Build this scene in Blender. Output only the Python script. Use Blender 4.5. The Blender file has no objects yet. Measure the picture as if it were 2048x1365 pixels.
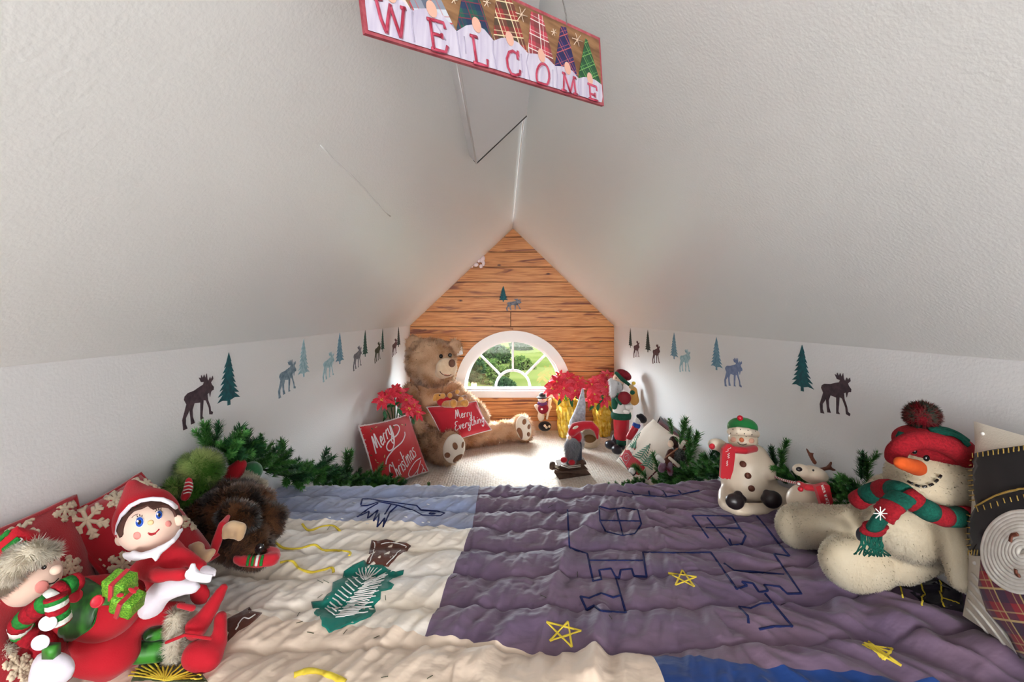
import bpy, bmesh, math, random
import numpy as np
from mathutils import Vector as V, Matrix, noise
from mathutils.bvhtree import BVHTree
from mathutils.geometry import delaunay_2d_cdt
random.seed(7); RNG = np.random.default_rng(7)
S = bpy.context.scene; COL = S.collection
PI = math.pi

# ------------------------------------------------------------- camera, world, lights
F, CX, CY, CZ = 900.0, 1008.0, 633.0, 1.0
cam = bpy.data.objects.new('camera', bpy.data.cameras.new('camera')); COL.objects.link(cam)
cam.location = (0, 0, CZ); cam.rotation_euler = (PI/2, 0, 0)
cam.data.sensor_width = 36; cam.data.lens = F*36/2048
cam.data.shift_x = (1024-CX)/2048; cam.data.shift_y = -(682.5-CY)/2048
cam.data.clip_start = .02; cam.data.clip_end = 500
S.camera = cam
S.view_settings.view_transform = 'Standard'; S.view_settings.look = 'None'
S.view_settings.gamma = 1; S.view_settings.use_curve_mapping = False
S.view_settings.exposure = 0.0
w = bpy.data.worlds.new('world'); S.world = w; w.use_nodes = True
nt = w.node_tree; bg = nt.nodes['Background']
sky = nt.nodes.new('ShaderNodeTexSky'); sky.sky_type = 'HOSEK_WILKIE'; sky.turbidity = 4
sky.sun_direction = (.35, .55, .75)
mx = nt.nodes.new('ShaderNodeMix'); mx.data_type = 'RGBA'; mx.inputs[0].default_value = .7
nt.links.new(sky.outputs[0], mx.inputs[6]); mx.inputs[7].default_value = (.9, .95, 1, 1)
nt.links.new(mx.outputs[2], bg.inputs[0]); bg.inputs[1].default_value = 110

def area(name, loc, rot, sx, sy, power, col=(1, 1, 1)):
    l = bpy.data.lights.new(name, 'AREA'); l.shape = 'RECTANGLE'; l.size = sx; l.size_y = sy
    l.energy = power; l.color = col
    o = bpy.data.objects.new(name, l); COL.objects.link(o); o.location = loc; o.rotation_euler = rot
    return o
# added fill lights behind the camera: one for the room, one for the ceilings
area('rear_fill_light', (.07, -3.9, 1.0), (PI/2, 0, 0), 1.5, 1.2, 150, (.97, .985, 1))
area('ceiling_fill_light', (.07, -.95, .5), (math.radians(158), 0, 0), 1.3, .5, 5, (.97, .985, 1))
p = area('window_portal', (.079, 4.05, .57), (-PI/2, 0, 0), .9, .5, 1); p.data.cycles.is_portal = True
sun = bpy.data.objects.new('sun', bpy.data.lights.new('sun', 'SUN')); COL.objects.link(sun)
sun.data.energy = 16; sun.data.angle = .3; sun.rotation_euler = V((.10, -.84, -.50)).to_track_quat('-Z', 'Y').to_euler()   # hazy low sun through the half round window

# ------------------------------------------------------------- materials
def lin(c):
    return tuple(((v/255)/12.92 if v/255 <= .04045 else ((v/255+.055)/1.055)**2.4) for v in c)
MATS = {}
def mat(name, c, c2=None, scale=6, rough=.85, bump=0, bscale=80, sheen=0, metal=0, stretch=(1, 1, 1),
        attr=False, spec=.3, detail=3, flat=(.35, .65), trans=0, emit=0, bdist=.002):
    m = bpy.data.materials.new(name); m.use_nodes = True; MATS[name] = m
    n = m.node_tree.nodes; L = m.node_tree.links; b = n['Principled BSDF']
    b.inputs['Roughness'].default_value = rough; b.inputs['Metallic'].default_value = metal
    b.inputs['Specular IOR Level'].default_value = spec
    if sheen: b.inputs['Sheen Weight'].default_value = sheen; b.inputs['Sheen Roughness'].default_value = .5
    c = (*lin(c), 1); b.inputs['Base Color'].default_value = c
    tc = n.new('ShaderNodeTexCoord'); mp = n.new('ShaderNodeMapping'); mp.inputs['Scale'].default_value = stretch
    L.new(tc.outputs['Object'], mp.inputs[0]); m['mp'] = mp.name
    if c2:
        mix = n.new('ShaderNodeMix'); mix.data_type = 'RGBA'
        mix.inputs[6].default_value = c; mix.inputs[7].default_value = (*lin(c2), 1)
        if attr:
            a = n.new('ShaderNodeAttribute'); a.attribute_name = 'fur'; L.new(a.outputs['Fac'], mix.inputs[0])
        else:
            t = n.new('ShaderNodeTexNoise'); t.inputs['Scale'].default_value = scale; t.inputs['Detail'].default_value = detail
            r = n.new('ShaderNodeMapRange'); r.inputs[1].default_value, r.inputs[2].default_value = flat
            L.new(mp.outputs[0], t.inputs['Vector']); L.new(t.outputs[0], r.inputs[0]); L.new(r.outputs[0], mix.inputs[0])
        L.new(mix.outputs[2], b.inputs['Base Color'])
        if attr:
            tl = n.new('ShaderNodeBsdfTranslucent'); L.new(mix.outputs[2], tl.inputs[0]); msh = n.new('ShaderNodeMixShader'); msh.inputs[0].default_value = .4
            L.new(b.outputs[0], msh.inputs[1]); L.new(tl.outputs[0], msh.inputs[2]); L.new(msh.outputs[0], n['Material Output'].inputs[0])
    if bump:
        t = n.new('ShaderNodeTexNoise'); t.inputs['Scale'].default_value = bscale; t.inputs['Detail'].default_value = 2
        L.new(mp.outputs[0], t.inputs['Vector'])
        bp = n.new('ShaderNodeBump'); bp.inputs['Strength'].default_value = bump; bp.inputs['Distance'].default_value = bdist
        L.new(t.outputs[0], bp.inputs['Height']); L.new(bp.outputs[0], b.inputs['Normal'])
    return m
def plaid(name, base, bandc, linec, sc=60, rot=0.3, sw=.55, plane='XZ'):
    m = mat(name, base, rough=.9, sheen=.2); n = m.node_tree.nodes; L = m.node_tree.links; b = n['Principled BSDF']
    tc = n['Texture Coordinate']; mp = n[m['mp']]; mp.inputs['Rotation'].default_value = (0, rot, 0) if plane == 'XZ' else (rot, 0, 0)
    sep = n.new('ShaderNodeSeparateXYZ'); L.new(mp.outputs[0], sep.inputs[0])
    cur = None
    def band(ax, freq, thr, ph):
        a = n.new('ShaderNodeMath'); a.operation = 'MULTIPLY_ADD'; a.inputs[1].default_value = freq; a.inputs[2].default_value = ph
        L.new(sep.outputs[ax], a.inputs[0])
        f = n.new('ShaderNodeMath'); f.operation = 'FRACT'; L.new(a.outputs[0], f.inputs[0])
        l = n.new('ShaderNodeMath'); l.operation = 'LESS_THAN'; l.inputs[1].default_value = thr; L.new(f.outputs[0], l.inputs[0])
        return l
    last = (*lin(base), 1); sock = None
    axs = (0, 2) if plane == 'XZ' else (1, 2)
    for colr, thr, ph, wgt in ((bandc, .45, 0, .6), (linec, .07, .6, .85), (linec, .05, .32, .5)):
        for ax in axs:
            mixn = n.new('ShaderNodeMix'); mixn.data_type = 'RGBA'
            l = band(ax, sc, thr, ph); k = n.new('ShaderNodeMath'); k.operation = 'MULTIPLY'; k.inputs[1].default_value = wgt
            L.new(l.outputs[0], k.inputs[0]); L.new(k.outputs[0], mixn.inputs[0])
            if sock: L.new(sock, mixn.inputs[6])
            else: mixn.inputs[6].default_value = last
            mixn.inputs[7].default_value = (*lin(colr), 1); sock = mixn.outputs[2]
    L.new(sock, b.inputs['Base Color']); return m

# ------------------------------------------------------------- geometry helpers
def at(px, py, d): return V(((px-CX)*d/F, d, CZ-(py-CY)*d/F))
def cv(x0, y0, s, pts): return [(x0+x/s, y0+y/s) for x, y in pts]
def link(o, parent=None):
    COL.objects.link(o)
    if parent: o.parent = parent
    return o
def tag(o, label, cat, group=None, kind=None):
    if label: o['label'] = label
    if cat: o['category'] = cat
    if group: o['group'] = group
    if kind: o['kind'] = kind
    return o
def thing(name, label, cat, loc, group=None):
    o = bpy.data.objects.new(name, None); link(o); o.location = loc; o.empty_display_size = .05
    return tag(o, label, cat, group)
BV = {}
def put(name, vf, m, parent=None, loc=None, smooth=True, kind=None, label=None, bv=False):
    verts, faces = vf
    if not len(verts): print('EMPTY', name); return None
    L = V(loc) if loc is not None else (parent.matrix_basis.translation if parent else V((0, 0, 0)))
    if parent and parent.parent: L = L + parent.parent.matrix_basis.translation
    a = np.asarray([tuple(v) for v in verts], dtype=np.float32) - np.array(L, dtype=np.float32)
    me = bpy.data.meshes.new(name); me.from_pydata(a.tolist(), [], [tuple(f) for f in faces]); me.update()
    if isinstance(m, (list, tuple)):
        for x in m: me.materials.append(x)
    elif m: me.materials.append(m)
    if smooth: me.shade_smooth()
    o = bpy.data.objects.new(name, me); link(o, parent)
    if not parent: o.location = L
    if kind: o['kind'] = kind
    if label: o['label'] = label
    if bv: BV[o.name] = BVHTree.FromPolygons([tuple(v) for v in verts], [tuple(f) for f in faces])
    return o
class MB:
    def __init__(s): s.v = []; s.f = []
    def add(s, vf):
        k = len(s.v); s.v += [V(x) for x in vf[0]]; s.f += [tuple(i+k for i in f) for f in vf[1]]; return s
    @property
    def vf(s): return s.v, s.f
def join(*vfs):
    m = MB()
    for x in vfs: m.add(x)
    return m.vf
def ell(c, r, rot=None, nu=20, nv=12):
    c = V(c); vs = []; fs = []
    R = rot or Matrix.Identity(3)
    for j in range(nv+1):
        t = PI*j/nv
        for i in range(nu):
            p = 2*PI*i/nu
            vs.append(c + R @ V((r[0]*math.sin(t)*math.cos(p), r[1]*math.sin(t)*math.sin(p), r[2]*math.cos(t))))
    for j in range(nv):
        for i in range(nu):
            a, b = j*nu+i, j*nu+(i+1) % nu
            fs.append((a, a+nu, b+nu, b))
    return vs, fs
def frame(d):
    d = V(d).normalized(); u = V((0, 0, 1)) if abs(d.z) < .9 else V((1, 0, 0))
    x = d.cross(u).normalized(); return x, x.cross(d).normalized(), d
def tube(pts, rad, n=8, flat=1, nrm=None):
    pts = [V(p) for p in pts]; N = len(pts)
    if not hasattr(rad, '__len__'): rad = [rad]*N
    vs = []; fs = []; px = None
    for i, p in enumerate(pts):
        d = (pts[min(i+1, N-1)]-pts[max(i-1, 0)])
        if d.length < 1e-9: d = V((0, 0, 1))
        d.normalize()
        if nrm is not None:
            y = V(nrm[i]); x = d.cross(y); x = x.normalized() if x.length > 1e-6 else frame(d)[0]; y = x.cross(d)
        elif px is None: x, y, _ = frame(d)
        else:
            x = px - d*px.dot(d); x = x.normalized() if x.length > 1e-6 else frame(d)[0]; y = x.cross(d)
        px = x
        for k in range(n):
            a = 2*PI*k/n; vs.append(p + x*(rad[i]*math.cos(a)) + y*(rad[i]*flat*math.sin(a)))
    for i in range(N-1):
        for k in range(n):
            a = i*n+k; b = i*n+(k+1) % n; fs.append((a, b, b+n, a+n))
    fs.append(tuple(range(n))[::-1]); fs.append(tuple(range((N-1)*n, N*n)))
    return vs, fs
def cap(p0, p1, r0, r1, n=14):
    p0, p1 = V(p0), V(p1); ax = (p1-p0); L = ax.length; ax = ax.normalized() if L > 1e-6 else V((0, 0, 1))
    pts = []; rs = []
    for k in range(5):
        a = PI/2*k/5; pts.append(p0-ax*r0*math.cos(a)); rs.append(max(r0*math.sin(a), r0*.02))
    for t in (0, .25, .5, .75, 1): pts.append(p0+ax*L*t); rs.append(r0+(r1-r0)*t)
    for k in range(4, -1, -1):
        a = PI/2*k/5; pts.append(p1+ax*r1*math.cos(a)); rs.append(max(r1*math.sin(a), r1*.02))
    return tube(pts, rs, n)
def chain(ps, rs):
    return join(*[cap(ps[i], ps[i+1], rs[i], rs[i+1]) for i in range(len(ps)-1)])
# pixel-size helpers: a point of the photograph, its real distance, radii in photograph pixels at that distance
def E(px, py, d, rx, rz=None, ry=None, roll=0, n=20):
    k = d/F; rz = rz or rx; ry = ry or min(rx, rz)
    return ell(at(px, py, d), (rx*k, ry*k, rz*k), Matrix.Rotation(math.radians(roll), 3, 'Y'), n, max(8, n*2//3))
def K(*a):
    ps = [at(*a[i:i+3]) for i in range(0, len(a), 4)]; rs = [a[i+3]*a[i+2]/F for i in range(0, len(a), 4)]
    return chain(ps, rs)
def box(c, s, rot=None):
    c = V(c); R = rot or Matrix.Identity(3); vs = [c+R@V((x*s[0]/2, y*s[1]/2, z*s[2]/2)) for x in (-1, 1) for y in (-1, 1) for z in (-1, 1)]
    return vs, [(0, 1, 3, 2), (4, 6, 7, 5), (0, 4, 5, 1), (2, 3, 7, 6), (0, 2, 6, 4), (1, 5, 7, 3)]
def prism(poly, off):
    n = len(poly); off = V(off); vs = [V(p) for p in poly]+[V(p)+off for p in poly]
    return vs, [tuple(range(n)), tuple(range(2*n-1, n-1, -1))]+[(i, i+n, (i+1) % n+n, (i+1) % n) for i in range(n)]
def lathe(base, prof, n=24, axis=(0, 0, 1), wob=None):
    x, y, d = frame(axis); base = V(base); vs = []; fs = []
    for j, (r, h) in enumerate(prof):
        for i in range(n):
            a = 2*PI*i/n; rr = r*(wob(a, j) if wob else 1); vs.append(base+d*h+x*rr*math.cos(a)+y*rr*math.sin(a))
    for j in range(len(prof)-1):
        for i in range(n):
            a, b = j*n+i, j*n+(i+1) % n; fs.append((a, b, b+n, a+n))
    fs.append(tuple(range(n))[::-1]); fs.append(tuple(range((len(prof)-1)*n, len(prof)*n)))
    return vs, fs
def remesh(vf, vox, it=6, amp=0, nscale=20):
    me = bpy.data.meshes.new('t'); me.from_pydata([tuple(v) for v in vf[0]], [], vf[1]); me.update()
    bm = bmesh.new(); bm.from_mesh(me); bmesh.ops.recalc_face_normals(bm, faces=bm.faces); bm.to_mesh(me); bm.free()
    o = bpy.data.objects.new('t', me); COL.objects.link(o)
    r = o.modifiers.new('r', 'REMESH'); r.mode = 'VOXEL'; r.voxel_size = vox
    s = o.modifiers.new('s', 'SMOOTH'); s.factor = .6; s.iterations = it
    dg = bpy.context.evaluated_depsgraph_get(); ev = o.evaluated_get(dg).to_mesh()
    a = np.empty(len(ev.vertices)*3, np.float32); ev.vertices.foreach_get('co', a); a = a.reshape(-1, 3)
    nn = np.empty(len(ev.vertices)*3, np.float32); ev.vertices.foreach_get('normal', nn); nn = nn.reshape(-1, 3)
    fs = [tuple(p.vertices) for p in ev.polygons]
    if amp:
        a = a + nn*np.array([[amp*noise.noise(V(p)*nscale)] for p in a.tolist()], np.float32)
    o.evaluated_get(dg).to_mesh_clear(); bpy.data.objects.remove(o); bpy.data.meshes.remove(me)
    return [V(p) for p in a.tolist()], fs
def blob(name, parts, vox, m, parent=None, it=6, amp=0, nscale=20, fur=None, loc=None, label=None, kind=None):
    vf = remesh(join(*parts), vox, it, amp, nscale)
    bvh = BVHTree.FromPolygons([tuple(v) for v in vf[0]], vf[1])
    if fur: o = furred(name, vf, m, parent, loc, **fur)
    else: o = put(name, vf, m, parent, loc)
    if label: o['label'] = label
    BV[o.name] = bvh; return o
def furred(name, vf, m, parent, loc, n, L, W, droop=(0, 0, -.25), jit=.5, clump=0, tone=None, seed=1):
    rng = np.random.default_rng(seed)
    v = np.array([tuple(p) for p in vf[0]]); f4 = vf[1]
    tr = np.array([(f[0], f[i], f[i+1]) for f in f4 for i in range(1, len(f)-1)])
    a, b, c = v[tr[:, 0]], v[tr[:, 1]], v[tr[:, 2]]; cr = np.cross(b-a, c-a); ar = np.linalg.norm(cr, axis=1)
    fn = cr/np.maximum(ar[:, None], 1e-12)
    vn = np.zeros_like(v)
    for k in range(3): np.add.at(vn, tr[:, k], cr)
    vn /= np.maximum(np.linalg.norm(vn, axis=1)[:, None], 1e-12)
    idx = rng.choice(len(tr), n, p=ar/ar.sum()); u = rng.random((n, 2)); s = u.sum(1) > 1; u[s] = 1-u[s]
    root = a[idx]+(b[idx]-a[idx])*u[:, :1]+(c[idx]-a[idx])*u[:, 1:]
    N = vn[tr[idx, 0]]*(1-u.sum(1))[:, None]+vn[tr[idx, 1]]*u[:, :1]+vn[tr[idx, 2]]*u[:, 1:]
    N /= np.maximum(np.linalg.norm(N, axis=1)[:, None], 1e-9)
    J = rng.normal(size=(n, 3))*jit
    if clump:
        q = np.floor(root/clump).astype(int); h = (q[:, 0]*73856093 ^ q[:, 1]*19349663 ^ q[:, 2]*83492791) % 997
        tab = np.random.default_rng(3).normal(size=(997, 3)); J = J*.5+tab[h]*jit*.8
    D = N*.75+np.array(droop)+J; D /= np.linalg.norm(D, axis=1)[:, None]
    tip = root+D*(L*(.6+.7*rng.random((n, 1)))); side = np.cross(D, N)+rng.normal(size=(n, 3))*.12; side /= np.linalg.norm(side, axis=1)[:, None]
    ww = W*(.6+.8*rng.random((n, 1))); root = root-N*L*.15
    gn = np.cross(2*side*ww, tip-root); fl_ = (gn*N).sum(1) < 0; side[fl_] *= -1
    hv = np.stack([root-side*ww, root+side*ww, tip], 1).reshape(-1, 3)
    k0 = len(v); allv = np.concatenate([v, hv])
    faces = [tuple(f) for f in f4]+[(k0+3*i, k0+3*i+1, k0+3*i+2) for i in range(n)]
    o = put(name, ([tuple(p) for p in allv.tolist()], faces), m, parent, loc)
    me = o.data; nr = np.concatenate([vn, np.repeat(N, 3, axis=0)]); nr /= np.maximum(np.linalg.norm(nr, axis=1)[:, None], 1e-9)
    me.normals_split_custom_set_from_vertices(nr.tolist())
    base = np.full(k0, .6); tn = rng.random(n)
    if tone is not None:
        nz = np.array([noise.noise(V(p)*tone) for p in root.tolist()]); tn = np.clip(tn*.6+.2+nz*1.2, 0, 1)
        base = np.array([.55+.6*noise.noise(V(p)*tone) for p in v.tolist()])
    val = np.concatenate([base, np.repeat(tn, 3)*np.tile([.75, .75, 1.0], n)])
    at_ = me.attributes.new('fur', 'FLOAT', 'POINT'); at_.data.foreach_set('value', val.astype(np.float32))
    return o
def hit(t, px, py):
    d = V(((px-CX)/F, 1, -(py-CY)/F)).normalized(); best = None
    for o in (t if isinstance(t, (list, tuple)) else [t]):
        r = BV[o.name].ray_cast(V((0, 0, CZ)), d)
        if r[0] is not None and (best is None or r[3] < best[2]):
            n = r[1]; n = -n if n.dot(d) > 0 else n; best = (r[0], n, r[3])
    return best
def smooth_line(pts, step=2.0, closed=False):
    if len(pts) < 3:
        a, b = pts; n = max(2, int(math.dist(a, b)/step)); return [(a[0]+(b[0]-a[0])*i/n, a[1]+(b[1]-a[1])*i/n) for i in range(n+1)]
    P = list(pts); out = []
    Q = [P[-1]]+P+[P[0], P[1]] if closed else [P[0]]+P+[P[-1]]
    for i in range(1, len(Q)-2):
        p0, p1, p2, p3 = Q[i-1:i+3]; n = max(1, int(math.dist(p1, p2)/step))
        for k in range(n):
            t = k/n; out.append(tuple(.5*(2*b+(c-a)*t+(2*a-5*b+4*c-d)*t*t+(3*b-a-3*c+d)*t**3) for a, b, c, d in zip(p0, p1, p2, p3)))
    if not closed: out.append(P[-1])
    else: out.append(out[0])
    return out
def stroke_vf(t, lines, r, step=2.0, curve=True, flat=.6, n=6, taper=False, lift=.2):
    m = MB()
    for ln in lines:
        pp = smooth_line(ln, step) if curve else [q for i in range(len(ln)-1) for q in smooth_line([ln[i], ln[i+1]], step)]
        hs = [hit(t, *p) for p in pp]; hs = [h for h in hs if h]
        if len(hs) < 2: continue
        d0 = sorted(h[2] for h in hs)[len(hs)//2]; hs = [h for h in hs if abs(h[2]-d0) < .25]
        if len(hs) < 2: continue
        N = len(hs); rr = [r*(1 if not taper else max(.25, math.sin(PI*(i+.5)/N))) for i in range(N)]
        m.add(tube([h[0]+h[1]*r*lift for h in hs], rr, n, flat, [h[1] for h in hs]))
    return m.vf
def strokes(name, t, lines, r, m, parent, **k):
    lb = k.pop('label', None)
    vf = stroke_vf(t, lines, r, **k)
    return put(name, vf, m, parent, label=lb) if vf[0] else None
def patch_vf(t, poly, th=.001, step=6, curve=False):
    if curve: poly = smooth_line(poly, step, True)[:-1]
    n = len(poly); P = list(poly); E_ = [(i, (i+1) % n) for i in range(n)]
    x0, x1 = min(p[0] for p in P), max(p[0] for p in P); y0, y1 = min(p[1] for p in P), max(p[1] for p in P)
    def inside(x, y):
        c = False
        for i in range(n):
            a, b = P[i], P[(i+1) % n]
            if (a[1] > y) != (b[1] > y) and x < (b[0]-a[0])*(y-a[1])/(b[1]-a[1])+a[0]: c = not c
        return c
    pts = list(P); y = y0+step/2; row = 0
    while y < y1:
        x = x0+step/2*(1+row % 2)
        while x < x1:
            if inside(x, y) and min((x-p[0])**2+(y-p[1])**2 for p in P) > (step*.35)**2: pts.append((x, y))
            x += step
        y += step; row += 1
    vo, eo, fo, *_ = delaunay_2d_cdt([V(p) for p in pts], E_, [], 1, 1e-4)
    hs = [hit(t, v.x, v.y) for v in vo]; ok = [h for h in hs if h]
    if not ok: return [], []
    md = sorted(h[2] for h in ok)[len(ok)//2]
    top = []; bot = []
    for v, h in zip(vo, hs):
        if h is None:
            d = V(((v.x-CX)/F, 1, -(v.y-CY)/F)).normalized(); h = min(ok, key=lambda q: (q[0]-(V((0, 0, CZ))+d*md)).length)
        top.append(h[0]+h[1]*th); bot.append(h[0]-h[1]*.0008)
    N = len(top); fs = [tuple(f) for f in fo]; cnt = {}
    for f in fs:
        for i in range(len(f)):
            e = (f[i], f[(i+1) % len(f)]); k = tuple(sorted(e)); cnt.setdefault(k, []).append(e)
    fs2 = [f[::-1] for f in fs]
    for k, e in cnt.items():
        if len(e) == 1: a, b = e[0]; fs2.append((a, b, b+N, a+N))
    return top+bot, fs2
def patch(name, t, poly, m, parent, th=.001, step=6, curve=False, label=None):
    return put(name, patch_vf(t, poly, th, step, curve), m, parent, label=label)
def oval(cx, cy, rx, ry, roll=0, n=20):
    c, s = math.cos(math.radians(roll)), math.sin(math.radians(roll))
    return [(cx+rx*math.cos(a)*c-ry*math.sin(a)*s, cy+rx*math.cos(a)*s+ry*math.sin(a)*c) for a in [2*PI*i/n for i in range(n)]]
def pillow_vf(q, th, n=22, pull=.06, wr=.0, seed=0):
    TL, TR, BR, BL = [V(p) for p in q]; nrm = (TR-TL).cross(TL-BL).normalized(); nrm = -nrm if nrm.dot(V((0, 0, CZ))-TL) < 0 else nrm
    vs = []; fs = []
    for side in (1, -1):
        for j in range(n+1):
            for i in range(n+1):
                u, v = i/n*2-1, j/n*2-1
                uu = u*(1-pull*(1-v*v)*abs(u)); vv = v*(1-pull*(1-u*u)*abs(v))
                a, b = (uu+1)/2, (vv+1)/2
                p = (TL*(1-a)+TR*a)*(1-b)+(BL*(1-a)+BR*a)*b
                h = max(0, (1-abs(u)**2.2)*(1-abs(v)**2.2))**.55
                z = th/2*h
                if wr: z += wr*h*noise.noise(V((u*2.2+seed, v*2.2, side*3)))+wr*.4*h*noise.noise(V((u*6+seed, v*6, side*3)))
                vs.append(p+nrm*z*side)
    M_ = (n+1)**2
    for s in range(2):
        for j in range(n):
            for i in range(n):
                a = s*M_+j*(n+1)+i; f = (a, a+1, a+n+2, a+n+1); fs.append(f if s else f[::-1])
    return vs, fs
def rim_pts(q, pull=.06, k=14, out=1.0):
    TL, TR, BR, BL = [V(p) for p in q]; res = []
    for (u0, v0, u1, v1) in ((-1, -1, 1, -1), (1, -1, 1, 1), (1, 1, -1, 1), (-1, 1, -1, -1)):
        for i in range(k):
            u, v = u0+(u1-u0)*i/k, v0+(v1-v0)*i/k
            uu = u*(1-pull*(1-v*v)*abs(u)); vv = v*(1-pull*(1-u*u)*abs(v)); a, b = (uu+1)/2, (vv+1)/2
            res.append((TL*(1-a)+TR*a)*(1-b)+(BL*(1-a)+BR*a)*b)
    return res+[res[0]]
# ------------------------------------------------------------- room
XL, XR, YB, YF = -.827, .968, 3.96, -4.0
ZK, ZR, XP = .916, 1.774, .079
m_ceil = mat('ceiling_paint', (240, 241, 240), rough=.34, bump=.45, bscale=150, spec=.5, bdist=.0012)
m_wall = mat('wall_paint', (232, 232, 233), rough=.5, bump=.45, bscale=150, spec=.4, bdist=.0012)
m_white = mat('white_trim_paint', (236, 234, 236), rough=.4, spec=.4)
m_dark = mat('dark_gap', (72, 72, 70), rough=.8)
def struct(name, vf, m, parent=None, smooth=False):
    return put(name, vf, m, parent, smooth=smooth, kind=None if parent else 'structure')
struct('wall_left', box((XL-.05, (YB+YF)/2, ZK/2), (.1, YB-YF+.2, ZK)), m_wall)
struct('wall_right', box((XR+.05, (YB+YF)/2, ZK/2), (.1, YB-YF+.2, ZK)), m_wall)
def slope(name, x0, z0, x1, z1):
    d = V((x1-x0, 0, z1-z0)); n = V((-d.z, 0, d.x)).normalized(); n = n if n.z > 0 else -n; ex = d.normalized()*.0
    a, b = V((x0, YF, z0))-d.normalized()*.12, V((x1, YF, z1))
    return struct(name, prism([a, b, b+n*.08, a+n*.08], (0, YB-YF+.1, 0)), m_ceil)
cl = slope('ceiling_left', XL, ZK, XP, ZR); cr_ = slope('ceiling_right', XR, ZK, XP, ZR)
struct('sky_block_wall', prism([V((XL, YF, 0)), V((XR, YF, 0)), V((XR, YF, ZK)), V((XP, YF, ZR)), V((XL, YF, ZK))], (0, -.1, 0)), m_wall)  # unseen, added to close the open rear end against sky light
# ridge tape line
put('ridge_tape', tube([(XP-.004, YF+.2, ZR-.010), (XP-.004, YB-.02, ZR-.012)], .0035, 6), m_ceil, cl)
# drywall seam on the left slope
def lslope(x, y, off=.002):
    return V((x, y, ZK+(x-XL)*(ZR-ZK)/(XP-XL)))+V((.6877, 0, -.726))*off
def lhit(px, py):
    k = (ZR-ZK)/(XP-XL); a_, c_ = (px-CX)/F, -(py-CY)/F; d = (ZK-XL*k-CZ)/(c_-a_*k); return V((a_*d, d, CZ+c_*d))
put('drywall_seam', tube([lhit(640+140*t, 290+142*t+2*math.sin(9*t)) for t in [i/16 for i in range(17)]], [.0015+.003*abs(math.sin(i*1.1)) for i in range(17)], 6, .3), m_ceil, cl)
put('nail_pop', ell(lslope(-.062, 1.66, .001), (.012, .008, .006)), m_dark, cl)
# attic hatch box along the ridge
h0, h1 = lslope(-.125, .3, 0), lslope(.058, .3, 0); hn = V((.6877, 0, -.726))*.035
hatch = put('attic_hatch', prism([h0, h1, h1+hn, h0+hn], (0, 1.33, 0)), m_white, smooth=False, loc=tuple(lslope(-.03, .9, 0)))
tag(hatch, 'white boxed attic hatch panel fixed under the left ceiling slope behind the welcome sign', 'hatch')
e0, e1 = h0+V((0, 1.332, 0)), h1+V((0, 1.332, 0))
put('gap_shade_strip', prism([e0+hn*.55, e1+hn*.55, e1+hn*1.06, e0+hn*1.06], (0, .006, 0)), m_dark, hatch, smooth=False, label='dark strip for the shaded gap along the panel end')  # solid strip coloured dark as the shade in the gap
put('side_bead', tube([h0+hn*1.0+V((0, .05, 0)), h0+hn*1.0+V((0, 1.33, 0))], .004, 6), m_white, hatch)
# floor and carpet
m_carpet = mat('carpet_loops', (236, 226, 214), (216, 200, 182), scale=55, rough=.95, bump=0, sheen=.3, stretch=(1, 1, 1))
n = m_carpet.node_tree.nodes; L = m_carpet.node_tree.links
vor = n.new('ShaderNodeTexVoronoi'); vor.inputs['Scale'].default_value = 62; mp = n[m_carpet['mp']]; mp.inputs['Scale'].default_value = (1, .8, 1)
vor.inputs['Randomness'].default_value = .35
L.new(mp.outputs[0], vor.inputs['Vector']); bp = n.new('ShaderNodeBump'); bp.invert = True; bp.inputs['Strength'].default_value = .9; bp.inputs['Distance'].default_value = .008
L.new(vor.outputs['Distance'], bp.inputs['Height']); L.new(bp.outputs[0], n['Principled BSDF'].inputs['Normal'])
struct('floor', box((.07, (YB+YF)/2, -.05), (1.8, YB-YF+.2, .1)), m_carpet)
# gable wall: backing and planks with the half-round hole
WX, WZ, WR = .079, 1.0-(777-CY)*YB/F, .436
PITCH = .1315
def gx(z):
    return (XL, XR) if z <= ZK else (XL+(z-ZK)*(XP-XL)/(ZR-ZK), XR-(z-ZK)*(XR-XP)/(ZR-ZK))
def pieces(z0, z1, R, zs, gap, cuts=()):
    """polygons (x,z) of one board row, cut by gable and window hole"""
    N = 7 if z1 > zs and z0 < WZ+R else 2
    Z = [z0+gap/2+(z1-z0-gap)*i/(N-1) for i in range(N)]
    if z0 < ZK < z1: Z = sorted(Z+[ZK])
    if z0 < zs < z1: Z = sorted(Z+[zs-.0004, zs+.0004])
    lft = [(gx(z)[0], z) for z in Z]; rgt = [(gx(z)[1], z) for z in Z]
    out = []
    if z1 > zs+.001 and z0 < WZ+R:
        def hx(z):
            return 0 if z < zs else math.sqrt(max(0, R*R-(max(z, WZ)-WZ)**2))
        for sgn, edge in ((-1, lft), (1, rgt)):
            inner = [(WX+sgn*max(hx(z), .0008), z) for z in Z]
            out.append(edge+inner[::-1])
    else:
        xs = sorted(cuts); bounds = [None]+list(xs)+[None]
        for a, b in zip(bounds[:-1], bounds[1:]):
            l = lft if a is None else [(a+gap/2, z) for z in Z]; r = rgt if b is None else [(b-gap/2, z) for z in Z]
            out.append(l+r[::-1])
    return out
zs = WZ-.03
rows = [1.697-PITCH*i for i in range(-1, 14)]
back = MB()
m_back = mat('backing_board', (60, 38, 24), rough=.9)
for zt in rows:
    z1, z0 = min(zt, ZR-.002), max(zt-PITCH, 0)
    if z1-z0 < .01: continue
    for poly in pieces(z0, z1, WR, zs, 0): back.add(prism([(x, YB+.014, z) for x, z in poly], (0, .1, 0)))
wb = put('wall_back', back.vf, m_back, smooth=False, kind='structure')
m_pine = mat('knotty_pine', (196, 128, 70), rough=.45, spec=.4)
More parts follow.
